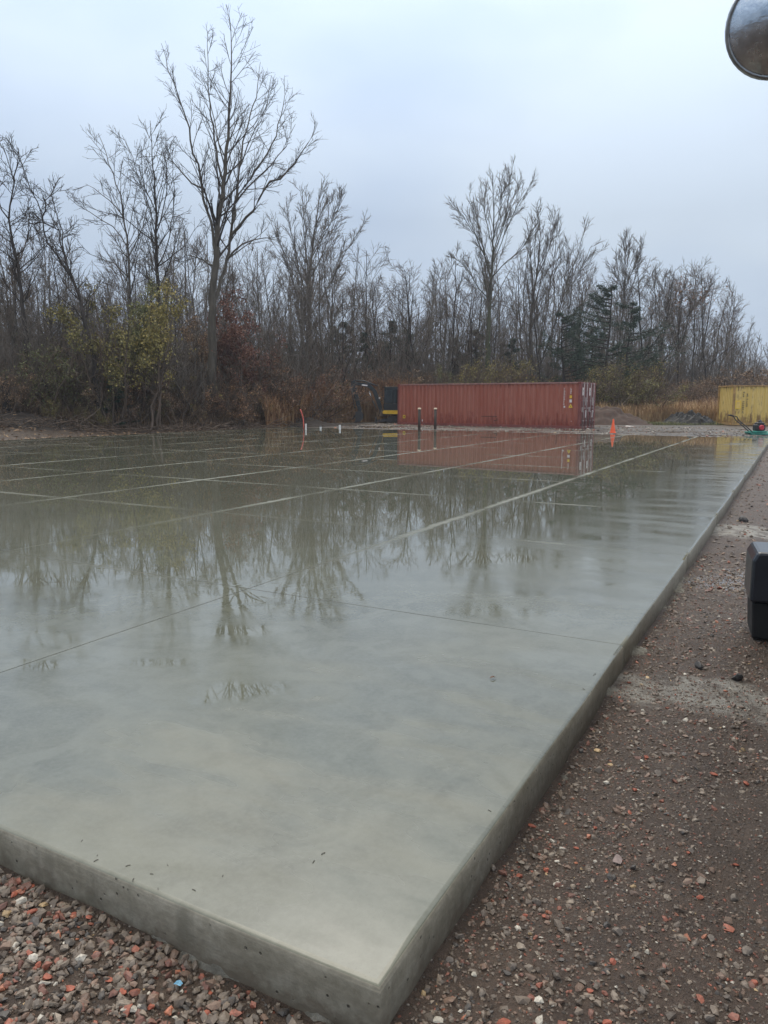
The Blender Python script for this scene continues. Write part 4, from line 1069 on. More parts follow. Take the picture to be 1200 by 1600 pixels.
def nrm(v): return v / np.maximum(np.linalg.norm(v, axis=-1, keepdims=True), 1e-9)
def spawn(r, P, Rd, m, t0, t1, ang, asd, lf, n, wander, up, rsc=0.6, rend=0.006, lmin=0.2, taperlen=0.75):
    """m side branches on every polyline of P (B,k,3): vectorised"""
    B, k = P.shape[:2]
    t = t0 + (t1 - t0) * ((np.arange(m)[None, :] + r.random((B, m))) / m)
    x = t * (k - 1); i = np.minimum(x.astype(int), k - 2); f = (x - i)[..., None]
    bi = np.arange(B)[:, None]
    A, Bn = P[bi, i], P[bi, i + 1]
    pos = A * (1 - f) + Bn * f
    rad = Rd[bi, i] * (1 - f[..., 0]) + Rd[bi, i + 1] * f[..., 0]
    tan = nrm(Bn - A)
    v = r.normal(size=tan.shape); v -= (v * tan).sum(-1, keepdims=True) * tan; v = nrm(v)
    a = (ang + asd * r.normal(size=t.shape))[..., None]
    d = np.cos(a) * tan + np.sin(a) * v
    plen = np.linalg.norm(np.diff(P, axis=1), axis=-1).sum(1)[:, None]
    L = np.maximum(plen * lf * (1.15 - taperlen * t) * (0.65 + 0.6 * r.random(t.shape)), lmin)
    pos = pos.reshape(-1, 3); d = d.reshape(-1, 3); L = L.reshape(-1, 1); rad = rad.reshape(-1)
    out = np.zeros((len(pos), n, 3)); out[:, 0] = pos; cur = pos
    upv = np.array([0, 0, 1.0])
    for q in range(1, n):
        d = nrm(d + wander * r.normal(size=d.shape) + up * upv)
        cur = cur + d * (L / (n - 1)); out[:, q] = cur
    r0 = np.maximum(rad * rsc, rend * 1.15)
    s = np.linspace(0, 1, n)[None, :]
    return out, r0[:, None] * (1 - s) + rend * s
def tubes(P, Rd, k):
    B, n = P.shape[:2]
    T = nrm(np.gradient(P, axis=1))
    ref = np.where(np.abs(T[..., 2:3]) > 0.8, np.array([1.0, 0.13, 0]), np.array([0, 0.1, 1.0]))
    U = nrm(np.cross(T, ref)); V = np.cross(T, U)
    an = 2 * np.pi * np.arange(k) / k
    R4 = P[:, :, None, :] + Rd[:, :, None, None] * (np.cos(an)[None, None, :, None] * U[:, :, None, :] + np.sin(an)[None, None, :, None] * V[:, :, None, :])
    ii = np.arange(B * n * k).reshape(B, n, k); j = np.roll(ii, -1, 2)
    Fq = np.stack([ii[:, :-1], j[:, :-1], j[:, 1:], ii[:, 1:]], -1).reshape(-1, 4)
    return R4.reshape(-1, 3), Fq
def join(chunks):
    Vs, Fs, off = [], [], 0
    for V, Fq in chunks:
        Vs.append(V); Fs.append(Fq + off); off += len(V)
    return np.concatenate(Vs), np.concatenate(Fs)
def resample(pts, n):
    pts = np.asarray(pts, float); d = np.concatenate([[0], np.cumsum(np.linalg.norm(np.diff(pts, axis=0), axis=1))])
    q = np.linspace(0, d[-1], n)
    return np.stack([np.interp(q, d, pts[:, i]) for i in range(3)], -1)
def leaf_quads(r, C_, size, droop=0.0):
    """C_ (n,3) centres -> small folded leaves as quads"""
    n = len(C_); d = nrm(r.normal(size=(n, 3))); e = nrm(np.cross(d, r.normal(size=(n, 3))))
    s = size * (0.6 + 0.8 * r.random((n, 1)))
    V = np.stack([C_ - d * s, C_ + e * s * 0.55, C_ + d * s, C_ - e * s * 0.55], 1)
    return V.reshape(-1, 3), np.arange(n * 4).reshape(n, 4)

def finish_tree(name, loc, chunks_trunk, chunks_crown, mt, mc, label, group=None, rz=0.0, cat='tree'):
    t = empty(name, loc, rz); tag(t, label, cat, group)
    V, Fq = join(chunks_trunk); link('trunk', np_mesh('trunk', V, Fq), mt, t)
    V, Fq = join(chunks_crown); link('crown', np_mesh('crown', V, Fq), mc, t)
    return t

# ---- trees that stand out, built on surveyed limb lines (picture columns/rows turned into metres at the tree's own distance)
def guided_tree(name, base, depth, stems, rbase, label, seed, mt, mc, twig=(5, 5, 4), tw_up=0.12, lf=0.30, spread=0.7, rend=0.010, ang=0.75, wander=0.09, sub_lf=0.42, fan=0):
    r = np.random.default_rng(seed); sc = depth * cp / 1180.1
    bx, by = base; b0, _ = plane_pt(bx, by, depth)
    x0, y0 = sy * depth + cy * b0, cy * depth - sy * b0; z0 = gz1(x0, y0)
    def loc_(px, py):
        la, zz = plane_pt(px, py, depth)
        return (la - b0, 0.0, zz - z0)
    H = max(loc_(*p)[2] for s in stems for p in s)
    polys, rads = [], []
    for si, s in enumerate(stems):
        pts = np.array([loc_(px, py) for px, py in s])
        if si == 0: pts[0] = (0, 0, -0.15)
        # give every limb its own depth: swing it about the trunk axis
        if si == 0:
            pts[:, 1] = 0.3 * np.sin(np.linspace(0, 3, len(pts)) + seed)
        else:
            ln = np.concatenate([[0], np.cumsum(np.linalg.norm(np.diff(pts, axis=0), axis=1))])
            prev = [(np.linalg.norm(q[:, [0, 2]] - pts[0, [0, 2]], axis=1), q) for q in polys]
            dmin, q = min(prev, key=lambda a_: a_[0].min()); hit = q[dmin.argmin()]
            k = r.uniform(-spread, spread)
            pts[:, 1] = hit[1] + k * ln * 0.55
            pts[0] = hit
            frac = 1 - pts[0, 2] / (H * 1.05)
        n = max(6, int(np.linalg.norm(np.diff(pts, axis=0), axis=1).sum() / 0.55))
        pp = resample(pts, n); pp[1:-1] += r.normal(size=(n - 2, 3)) * 0.035
        if si == 0:
            q = np.linspace(0, 1, n); rd = rbase * 0.66 * (1 - q) ** 1.2 + 0.013; rd[0] *= 1.5
            if n > 8: rd[1] *= 1.15
        else:
            r0 = max(0.03, rbase * (0.36 if len(s) > 6 else 0.22) * max(frac, 0.2)); q = np.linspace(0, 1, n); rd = r0 * 0.85 * (1 - q) ** 0.95 + 0.011
        polys.append(pp); rads.append(rd)
    tr = []; l2 = []
    if fan:
        for pp, rd in list(zip(polys, rads)):
            a1_, b1_ = spawn(r, pp[None], rd[None], fan, 0.45 if pp is polys[0] else 0.2, 0.75, 0.36, 0.08, 0.40, 9, 0.035, 0.05, 0.6, 0.011, 1.2, 0.75)
            polys += list(a1_); rads += list(b1_)
    for pp, rd in zip(polys, rads):
        tr.append(tubes(pp[None], rd[None], 9 if rd[0] > 0.12 else 6))
        ln = np.linalg.norm(np.diff(pp, axis=0), axis=1).sum()
        if pp is polys[0]: t0 = 0.42
        else: t0 = 0.18
        m = max(3, int(ln * twig[0] / 4.0))
        l2.append(spawn(r, pp[None], rd[None], m, t0, 0.96, ang, 0.2, lf, 6, wander, tw_up, 0.42, rend * 1.25, 0.9, 0.9))
    P2 = np.concatenate([a_[0] for a_ in l2]); R2 = np.concatenate([a_[1] for a_ in l2])
    P3, R3 = spawn(r, P2, R2, twig[1] - 1, 0.12, 0.95, ang * 0.9, 0.2, sub_lf + 0.1, 4, wander, tw_up * 0.5, 0.7, rend, 0.5)
    P4, R4 = spawn(r, P3, R3, max(2, twig[2] - 2), 0.15, 0.9, ang, 0.25, 0.55, 3, wander, tw_up * 0.5, 0.8, rend * 0.7, 0.35)
    return finish_tree(name, (x0, y0, z0), tr, [tubes(P2, R2, 4), tubes(P3, R3, 3), tubes(P4, R4, 3)], mt, mc, label, rz=-YAW)

guided_tree('poplar_tree', (330, 672), 44.0, [
    [(330, 672), (331, 560), (333, 470), (338, 420), (341, 380), (346, 330), (352, 280), (358, 215), (361, 150), (363, 90), (359, 28)],
    [(333, 480), (345, 430), (352, 392), (357, 340), (361, 280), (364, 215), (373, 160), (384, 105), (388, 45)],
    [(339, 395), (331, 350), (317, 292), (317, 267), (305, 239), (302, 208), (288, 162), (273, 124), (264, 87)],
    [(350, 290), (347, 278), (337, 240), (333, 208), (322, 138), (320, 92), (319, 45)],
    [(355, 345), (357, 302), (382, 267), (407, 229), (424, 183), (435, 127), (441, 103)],
    [(353, 375), (365, 350), (393, 325), (424, 286), (440, 283), (463, 260), (489, 229), (500, 206)],
    [(352, 400), (357, 391), (375, 380), (393, 373), (415, 372), (433, 375)],
    [(340, 420), (330, 415), (318, 408), (302, 400), (286, 398)],
    [(352, 278), (345, 230), (338, 190), (328, 150), (318, 122)],
    [(362, 240), (378, 205), (395, 180), (415, 140), (420, 108)],
    [(316, 300), (298, 288), (280, 262), (255, 250)],
    [(360, 310), (385, 280), (420, 255), (445, 225), (462, 195)]],
    0.46, 'tallest bare poplar with forked pale trunk rising from the slab edge', 3, B_PALE, B_DARK, (5.5, 6, 4), 0.07, 0.24, 0.6, 0.0085, 0.62, 0.06, 0.42)
guided_tree('bare_tree', (247, 668), 43.0, [
    [(247, 668), (247, 560), (245, 460), (243, 400), (242, 350), (242, 300), (238, 240), (236, 190)],
    [(243, 380), (235, 340), (222, 300), (208, 260), (195, 225), (185, 205)],
    [(243, 360), (252, 320), (256, 280), (250, 230), (247, 195)],
    [(244, 420), (262, 380), (270, 330), (272, 290), (270, 255)],
    [(243, 390), (225, 365), (200, 345), (170, 325), (140, 318), (118, 310)],
    [(244, 410), (262, 400), (280, 380), (296, 350)],
    [(242, 330), (228, 300), (220, 265), (222, 235)]],
    0.30, 'dark bare tree with fanned crown just behind the yellow leaved thicket', 7, B_DARK, B_DARK, (6, 6, 4), 0.08, 0.26, 0.7, 0.0095, 0.65, 0.06)
guided_tree('bare_tree', (204, 668), 44.5, [
    [(204, 668), (205, 560), (204, 480), (203, 390), (198, 355), (193, 320), (183, 285), (170, 245), (155, 210)],
    [(202, 385), (185, 360), (160, 345), (135, 330), (113, 312)],
    [(203, 400), (220, 360), (225, 320), (215, 280), (205, 250)],
    [(196, 340), (180, 320), (160, 305), (140, 290), (128, 283)],
    [(203, 430), (185, 415), (165, 408), (145, 400)]],
    0.20, 'slender bare tree with long limbs reaching toward the leaning vine hung tree', 9, B_GREY, B_DARK, (6, 5, 4), 0.06, 0.28, 0.7, 0.009, 0.7, 0.06)
guided_tree('leaning_tree', (158, 655), 39.0, [
    [(158, 655), (150, 560), (132, 480), (112, 430), (97, 388), (92, 362), (82, 354), (60, 347), (45, 332)],
    [(112, 432), (95, 405), (75, 378), (70, 335), (57, 303), (47, 270), (38, 238)],
    [(100, 395), (95, 360), (85, 330), (75, 300)],
    [(60, 347), (48, 350), (36, 345)],
    [(70, 335), (80, 318), (92, 310), (105, 300)]],
    0.26, 'dark vine hung tree leaning toward the soil bank', 11, B_DARK, B_DARK, (9, 6, 4), 0.06, 0.22, 0.5, 0.010)
guided_tree('bare_tree', (44, 655), 38.0, [
    [(44, 655), (40, 560), (30, 480), (25, 420), (14, 370), (8, 342), (13, 312), (20, 278), (12, 250), (5, 225)],
    [(20, 280), (30, 262), (33, 235)],
    [(8, 342), (-4, 320), (-14, 290), (-20, 250)],
    [(30, 470), (12, 450), (-5, 410), (-20, 380)],
    [(22, 400), (38, 385), (44, 360), (48, 330)]],
    0.24, 'crooked dark bare tree rising behind the stump', 13, B_DARK, B_DARK, (7, 6, 4), 0.06, 0.26, 0.6, 0.010)
guided_tree('bare_tree', (483, 650), 60.0, [
    [(483, 650), (484, 560), (483, 490), (484, 440), (488, 390), (495, 340), (503, 280)],
    [(482, 480), (472, 440), (462, 400), (452, 350), (447, 305)],
    [(483, 500), (500, 470), (515, 440), (535, 390), (560, 350), (578, 322)],
    [(483, 460), (478, 420), (478, 370), (472, 320), (468, 290)],
    [(484, 440), (500, 410), (515, 370), (530, 320), (535, 295)],
    [(473, 450), (452, 420), (438, 380), (425, 350)],
    [(478, 560), (470, 520), (467, 470), (455, 430), (440, 400), (425, 375)],
    [(488, 400), (500, 370), (512, 330), (518, 295)]],
    0.42, 'broad vase shaped bare tree behind the russet bushes and red tube', 15, B_GREY, B_GTWIG, (4.5, 6, 5), 0.03, 0.27, 0.7, 0.0100, 0.45, 0.035, 0.42, 3)
guided_tree('bare_tree', (759, 645), 63.0, [
    [(759, 645), (760, 580), (763, 510), (766, 450), (770, 400), (772, 340), (770, 272)],
    [(768, 430), (755, 400), (740, 370), (725, 350), (705, 325)],
    [(769, 415), (783, 380), (798, 340), (815, 310), (835, 280)],
    [(766, 440), (760, 400), (752, 350), (742, 310), (737, 290)],
    [(771, 400), (785, 360), (792, 310), (795, 272)],
    [(768, 440), (790, 410), (815, 390), (838, 350), (850, 325)],
    [(770, 380), (762, 340), (757, 300), (755, 280)],
    [(765, 470), (748, 450), (735, 420), (715, 400), (700, 395)],
    [(772, 370), (780, 330), (783, 295), (782, 275)]],
    0.42, 'tall mossy trunked bare tree with fan shaped crown behind the red container', 17, B_MOSS, B_GTWIG, (4.5, 6, 5), 0.04, 0.27, 0.7, 0.0100, 0.42, 0.035, 0.42, 3)
guided_tree('bare_tree', (833, 645), 64.0, [
    [(833, 645), (832, 580), (830, 510), (838, 440), (845, 380), (842, 330)],
    [(832, 600), (822, 530), (818, 460), (825, 400), (828, 350)],
    [(832, 590), (848, 520), (860, 450), (868, 390), (872, 340)],
    [(833, 600), (860, 520), (876, 460), (895, 400), (908, 348)],
    [(860, 520), (880, 460), (900, 430), (918, 395), (928, 380)],
    [(838, 440), (850, 410), (862, 370), (860, 335)]],
    0.36, 'many stemmed bare tree spreading beside the mossy trunked one', 19, B_GREY, B_GTWIG, (4.5, 6, 5), 0.04, 0.27, 0.6, 0.0100, 0.42, 0.035, 0.42, 4)
guided_tree('bare_tree', (960, 640), 70.0, [
    [(960, 640), (965, 560), (972, 490), (977, 430), (982, 370)],
    [(974, 470), (966, 430), (964, 395)], [(976, 450), (988, 420), (998, 385)], [(978, 430), (974, 400), (972, 375)], [(972, 490), (985, 460), (996, 430), (1001, 405)]],
    0.20, 'slim bare tree rising above the dark pines', 21, B_GREY, B_GTWIG, (6, 6, 5), 0.04, 0.30, 0.6, 0.0100, 0.40, 0.035, 0.42, 3)
guided_tree('bare_tree', (1060, 640), 78.0, [
    [(1060, 640), (1058, 560), (1060, 500), (1065, 460), (1072, 432)],
    [(1059, 540), (1045, 490), (1040, 450), (1038, 435)], [(1060, 520), (1080, 480), (1100, 455), (1128, 450)], [(1059, 550), (1030, 500), (1018, 460), (1015, 440)], [(1060, 530), (1085, 500), (1110, 470), (1118, 458)]],
    0.28, 'low wide bare oak with a few rusty leaves between pines and yellow container', 23, B_DARK, B_TWIG, (6, 6, 5), 0.06, 0.28, 0.8, 0.012, 0.5, 0.06, 0.42, 4)

# ---- kinds of plain wood trees; copies stand through the wood
def wood_tree(seed, H, style):
    r = np.random.default_rng(seed)
    n = 12; z = np.linspace(0, H, n)
    lean = r.normal(size=2) * 0.05
    wob = np.cumsum(r.normal(size=(n, 2)) * 0.08 * (H / 12), 0)
    P = np.stack([z * lean[0] + wob[:, 0], z * lean[1] + wob[:, 1], z], -1)[None]
    rb = H * 0.0072 * r.uniform(0.8, 1.2)
    q = np.linspace(0, 1, n); Rd = (rb * (1 - q) ** 0.9 + 0.018)[None]; Rd[0, 0] *= 1.35
    if style == 0:      # upright, vase
        a1, a2, up, m1, lf = 0.62, 0.55, 0.13, 13, 0.44
    elif style == 1:    # broad, wandering
        a1, a2, up, m1, lf = 0.95, 0.7, 0.08, 13, 0.42
    else:               # slim pole
        a1, a2, up, m1, lf = 0.7, 0.6, 0.10, 16, 0.26
    P1, R1 = spawn(r, P, Rd, m1, 0.25 if style < 2 else 0.35, 0.97, a1, 0.15, lf, 7, 0.09, up, 0.42, 0.012)
    P2, R2 = spawn(r, P1, R1, 7, 0.2, 0.95, a2, 0.2, 0.48, 5, 0.06, up * 0.5, 0.5, 0.0095, 0.6)
    P3, R3 = spawn(r, P2, R2, 4, 0.12, 0.92, 0.55, 0.25, 0.6, 3, 0.07, up * 0.4, 0.6, 0.0075, 0.4)
    V, Fq = join([tubes(P, Rd, 7), tubes(P1, R1, 5)]); tm = np_mesh('trunk', V, Fq)
    V, Fq = join([tubes(P2, R2, 3), tubes(P3, R3, 3)]); cm = np_mesh('crown', V, Fq)
    return tm, cm, float(np.percentile(P3[..., 2], 99.5))
WT = [wood_tree(100 + i, 12.0, i % 3) for i in range(12)]
for i, (tm, cm, h_) in enumerate(WT):
    tm.materials.append([B_GREY, B_DARK, B_GREY][i % 3]); cm.materials.append([B_GTWIG, B_TWIG, B_GTWIG][(i + i // 3) % 3])
EDGE = ([-80, 0, 150, 330, 450, 600, 750, 850, 880, 1000, 1100, 1160, 1230], [37, 38, 40, 44, 49, 57, 61, 61, 66, 69, 80, 100, 150])
TOPY = ([-80, 0, 100, 150, 300, 450, 560, 650, 700, 850, 950, 1050, 1120, 1160, 1180, 1230], [370, 370, 385, 405, 375, 395, 380, 400, 410, 405, 425, 432, 455, 485, 535, 560])
rw = random.Random(12)
def edge(px): return float(np.interp(px, *EDGE))
def topy(px): return float(np.interp(px, *TOPY))
def plant(name, meshes, px, dep, scale, label, cat, group, sz=1.0, zoff=-0.1):
    x, y = place(px, dep)
    t = empty(name, (x, y, gz1(x, y) + zoff), rw.uniform(0, 6.28)); tag(t, label, cat, group)
    t.scale = (scale, scale, scale * sz)
    for nm, me in meshes: link(nm, me, None, t)
    return t
ZONES = ((150, 'behind the soil bank and stump'), (410, 'around and behind the tall poplar'), (620, 'behind the mini excavator'), (930, 'behind the red container'), (1120, 'behind the pines and reeds'), (9999, 'beyond the yellow container'))
def zone(px):
    return next(t for lim, t in ZONES if px < lim)
rows = []
for i in range(215):
    px = -70 + 1290 * ((i * 0.61803) % 1.0)
    lay = rw.random() ** 1.3
    dep = edge(px) + 1.0 + 27 * lay
    top = topy(px) + rw.gauss(0, 24) - 45 * rw.random() ** 5
    h_ = max(4.0, zat(top, dep)) * rw.uniform(0.70, 1.0)
    h_ = min(h_, 21)
    rows.append((px, dep, h_))
for i, (px, dep, h_) in enumerate(rows):
    wi = rw.randrange(12); tm, cm, h0 = WT[wi]
    kd = ('upright bare tree with steep limb', 'broad bare tree with wandering limb', 'slim pole like bare tree')[wi % 3]
    size = 'tall' if h_ > 11.5 else 'low' if h_ < 8 else 'middling'
    plant('bare_tree', (('trunk', tm), ('crown', cm)), px, dep, h_ / h0, size + ' ' + kd + ('s' if wi % 3 < 2 else '') + ' in the wood ' + zone(px), 'tree', kd + 's ' + zone(px), rw.uniform(0.95, 1.05))

# ---- saplings and thin whips in front of and between the trees
def sapling(seed):
    r = np.random.default_rng(seed); ns = r.integers(5, 9)
    base = r.normal(size=(ns, 3)) * 0.35; base[:, 2] = 0
    n = 8; H = 4.0 * (0.55 + 0.45 * r.random((ns, 1, 1)))
    dirs = nrm(np.concatenate([r.normal(size=(ns, 2)) * 0.16, np.ones((ns, 1))], 1))
    P = base[:, None, :] + dirs[:, None, :] * np.linspace(0, 1, n)[None, :, None] * H
    P[:, :, :2] += np.cumsum(r.normal(size=(ns, n, 2)) * 0.05, 1)
    Rd = np.repeat((0.030 * (1 - np.linspace(0, 1, n)) + 0.009)[None], ns, 0)
    P1, R1 = spawn(r, P, Rd, 11, 0.2, 0.98, 0.5, 0.2, 0.34, 4, 0.14, 0.12, 0.55, 0.008)
    P2, R2 = spawn(r, P1, R1, 5, 0.1, 1.0, 0.6, 0.25, 0.5, 3, 0.15, 0.1, 0.7, 0.007, 0.15)
    st = np_mesh('stem', *tubes(P, Rd, 5)); cr = np_mesh('crown', *join([tubes(P1, R1, 3), tubes(P2, R2, 3)]))
    return st, cr
SAP = [sapling(300 + i) for i in range(5)]
for i, (a_, b_) in enumerate(SAP):
    a_.materials.append([B_GREY, B_TWIG][i % 2]); b_.materials.append([B_GTWIG, B_TWIG][i % 2])
for i in range(180):
    px = -60 + 1290 * ((i * 0.7548) % 1.0)
    dep = edge(px) + (-1.0 if px < 330 else 0.0) + 22 * rw.random() ** 1.6
    hs = rw.uniform(3.0, 6.8) * (1 + 0.012 * (dep - 45))
    plant('sapling', (('stem', SAP[i % 5][0]), ('crown', SAP[i % 5][1])), px, dep, hs / 4.0, ('tall ' if hs > 5.5 else 'short ' if hs < 4.3 else '') + 'clump of thin bare saplings ' + zone(px), 'sapling', 'saplings ' + zone(px))

# ---- leafy shrubs
def leafmat(name, stops, rough=0.6):
    a = NT(name)
    at = a.n('Attribute'); at.attribute_name = 'tint'
    oi = a.n('ObjectInfo')
    f = a.math('ADD', a.math('MULTIPLY', at.outputs['Fac'], 0.75), a.math('MULTIPLY', oi.outputs['Random'], 0.25))
    c = a.ramp(f, stops)
    a.set(color=c, rough=rough, spec=0.3)
    return a.m
L_RUS = leafmat('russet_leaves', [(0.0, (0.101, 0.054, 0.038)), (0.4, (0.209, 0.105, 0.062)), (0.7, (0.338, 0.182, 0.095)), (1.0, (0.513, 0.324, 0.149))])
L_BRN = leafmat('dead_brown_leaves', [(0.0, (0.103, 0.065, 0.042)), (0.5, (0.230, 0.142, 0.082)), (1.0, (0.459, 0.311, 0.173))])
L_YEL = leafmat('yellowing_leaves', [(0.0, (0.075, 0.073, 0.033)), (0.5, (0.200, 0.173, 0.056)), (1.0, (0.400, 0.312, 0.094))])
L_OLV = leafmat('olive_leaves', [(0.0, (0.059, 0.070, 0.033)), (0.5, (0.138, 0.147, 0.059)), (1.0, (0.276, 0.258, 0.110))])
L_RED = leafmat('dark_red_leaves', [(0.0, (0.065, 0.031, 0.026)), (0.5, (0.150, 0.065, 0.049)), (1.0, (0.260, 0.124, 0.078))])
L_PIN = leafmat('dark_needles', [(0.0, (0.013, 0.029, 0.021)), (0.5, (0.029, 0.055, 0.036)), (1.0, (0.058, 0.088, 0.052))])
L_DRY = leafmat('dry_reed_straw', [(0.0, (0.12, 0.062, 0.034)), (0.5, (0.25, 0.145, 0.075)), (1.0, (0.44, 0.29, 0.15))])
L_RUSG = leafmat('russet_grass', [(0.0, (0.16, 0.075, 0.042)), (0.5, (0.30, 0.165, 0.085)), (1.0, (0.50, 0.34, 0.17))])
def tinted(me, r, n, per):
    at = me.attributes.new('tint', 'FLOAT', 'FACE')
    at.data.foreach_set('value', r.random(len(me.polygons)).astype(np.float32))
    return me
def shrub(seed, H, Wd, nleaf, lsize, tree_like=False):
    r = np.random.default_rng(seed); ns = 4 if tree_like else 13
    base = r.normal(size=(ns, 3)) * Wd * (0.12 if tree_like else 0.22); base[:, 2] = 0
    out = nrm(np.concatenate([r.normal(size=(ns, 2)) * (0.22 if tree_like else 0.5), np.ones((ns, 1))], 1))
    n = 8; LL = H * (0.7 + 0.4 * r.random((ns, 1, 1)))
    P = base[:, None] + out[:, None] * np.linspace(0, 1, n)[None, :, None] * LL
    P[:, :, :2] += np.cumsum(r.normal(size=(ns, n, 2)) * 0.06 * H / 3, 1)
    Rd = np.repeat(((0.05 if tree_like else 0.028) * (1 - np.linspace(0, 1, n)) + 0.009)[None], ns, 0) * (H / 3) ** 0.5
    P1, R1 = spawn(r, P, Rd, 9, 0.35 if tree_like else 0.15, 1.0, 0.8, 0.25, 0.42, 5, 0.2, 0.02, 0.6, 0.008)
    P2, R2 = spawn(r, P1, R1, 6, 0.1, 1.0, 0.8, 0.25, 0.5, 4, 0.2, 0.0, 0.7, 0.007, 0.2)
    st = np_mesh('stems', *join([tubes(P, Rd, 5), tubes(P1, R1, 3), tubes(P2, R2, 3)]))
    pts = np.concatenate([P2.reshape(-1, 3), P1[:, 2:].reshape(-1, 3)])
    # leaves gather in clumps so that gaps stay open
    wsel = fbm(pts[:, 0] * 2.2 / (H / 3) + 7 + pts[:, 2], pts[:, 1] * 2.2 / (H / 3) + pts[:, 2] * 1.3, seed, 3)
    wsel = np.clip(wsel - 0.36, 0.004, 1); wsel /= wsel.sum()
    ci = r.choice(len(pts), nleaf, p=wsel)
    Cn = pts[ci] + r.normal(size=(nleaf, 3)) * 0.07 * (H / 3)
    V, Fq = leaf_quads(r, Cn, lsize)
    lv = tinted(np_mesh('foliage', V, Fq, smooth=False), r, nleaf, 1)
    return st, lv
SH = [shrub(400 + i, 3.0, 2.2, 3000, 0.036) for i in range(5)]
SHT = [shrub(420 + i, 6.0, 2.6, 4600, 0.062, True) for i in range(3)]
for st, lv in SH + SHT: st.materials.append(B_TWIG)
def shrub_at(px, dep, h_, kind, label, group, name='shrub', tree_like=False, density=None, wide=1.0):
    st, lv = (SHT if tree_like else SH)[rw.randrange(3 if tree_like else 5)]
    key = (lv.name, kind.name)
    if key not in LV:
        m = lv.copy(); m.materials.clear(); m.materials.append(kind); LV[key] = m
    t = plant(name, (('stems', st), ('foliage', LV[key])), px, dep, h_ / (6.0 if tree_like else 3.0), label, 'shrub', group)
    t.scale.x *= wide; t.scale.y *= wide
    return t
LV = {}
lab = {L_RUS.name: ('russet leaved shrub in the undergrowth at the wood edge', 'russet shrubs at the wood edge'),
       L_BRN.name: ('brown leaved shrub in the undergrowth at the wood edge', 'brown shrubs at the wood edge'),
       L_OLV.name: ('olive green shrub in the undergrowth at the wood edge', 'olive shrubs at the wood edge'),
       L_YEL.name: ('yellow leaved shrub in the undergrowth at the wood edge', 'yellow shrubs at the wood edge'),
       L_RED.name: ('dark red leaved shrub in the undergrowth at the wood edge', 'dark red shrubs at the wood edge')}
def sh(px, dd, h_, kind, wide=1.0):
    lb, gr = lab[kind.name]
    shrub_at(px, edge(px) + dd, h_, kind, lb.replace('in the undergrowth at the wood edge', zone(px)), gr.replace('at the wood edge', zone(px)), wide=wide)
# left: low russet and brown growth, olive bush, russet bank behind the red tube
for i in range(44):
    px = -40 + 495 * ((i * 0.618) % 1.0)
    k = rw.choice([L_RUS, L_BRN, L_BRN, L_BRN, L_RUS, L_OLV] if px < 320 else [L_RUS, L_RUS, L_BRN, L_BRN, L_RED])
    sh(px, rw.uniform(-1.5, 3.0), rw.uniform(1.2, 2.8) * (1.0 if px < 380 else 1.25), k, 1.15)
for px, dd, h_, k, wd in ((100, -0.5, 4.2, L_OLV, 1.0), (75, 0.4, 4.0, L_OLV, 1.0), (128, 0.2, 3.6, L_OLV, 1.0), (440, -0.5, 3.9, L_RUS, 1.2), (452, 0.3, 4.2, L_RED, 1.1), (478, 0.2, 3.4, L_RUS, 1.3), (500, 3.4, 3.4, L_RUS, 1.3), (530, 4.4, 3.6, L_RUS, 1.2), (480, 2.4, 3.7, L_YEL, 0.9), (560, 4.2, 3.6, L_RUS, 1.2), (592, 3.2, 3.2, L_BRN, 1.2), (520, 3.6, 3.8, L_RUS, 1.2), (545, 3.8, 3.6, L_RUS, 1.2), (575, 3.4, 3.6, L_RUS, 1.2), (615, 0.0, 3.4, L_RUS, 1.2), (465, -1.4, 2.8, L_RUS, 1.2), (475, 1.0, 3.2, L_YEL, 1.0), (535, 3.2, 3.2, L_YEL, 1.0), (570, 3.0, 3.0, L_YEL, 1.0), (80, -2, 1.6, L_YEL, .8), (150, -2.2, 1.3, L_YEL, .8), (120, -2.0, 1.4, L_YEL, .8), (275, 0.0, 3.2, L_YEL, 0.9), (400, -0.5, 2.2, L_YEL, 0.9)):
    sh(px, dd, h_, k, wd)
# behind the containers
for px, dd, h_, k, wd in ((735, -3, 4.6, L_YEL, 0.8), (705, -2.6, 4.3, L_OLV, 0.8), (805, -3, 5.0, L_YEL, 1.0), (775, -1, 5.2, L_YEL, 1.0), (880, -1, 4.4, L_BRN, 1.2), (600, 1, 4.2, L_BRN, 1.2), (690, 0, 4.0, L_BRN, 1.2),
                          (940, -9, 4.6, L_YEL, 1.0), (960, -11, 3.6, L_OLV, 1.2), (925, -10, 4.4, L_YEL, 1.2), (990, -12, 3.9, L_OLV, 1.2), (1015, -13, 3.6, L_YEL, 1.1), (975, -8, 4.6, L_YEL, 1.2), (998, -6, 5.6, L_YEL, 0.9), (1040, -14, 3.4, L_BRN, 1.2), (1060, -10, 3.4, L_BRN, 1.3), (1085, -10, 3.4, L_RUS, 1.2), (1110, -12, 3.6, L_BRN, 1.2), (1130, -16, 3.6, L_BRN, 1.3), (1150, -28, 4.4, L_BRN, 1.4), (1175, -42, 4.6, L_BRN, 1.5), (1200, -55, 4.8, L_BRN, 1.5), (1165, -20, 4.6, L_BRN, 1.6), (1190, -40, 5.4, L_RUS, 1.6), (1225, -60, 5.0, L_BRN, 1.6), (1215, -78, 4.2, L_BRN, 1.3)):
    sh(px, dd, h_, k, wd)
for i in range(14):
    px = 560 + 640 * ((i * 0.618) % 1.0)
    sh(px, rw.uniform(0, 8), rw.uniform(2.6, 4.0), rw.choice([L_BRN, L_BRN, L_RUS]), 1.2)
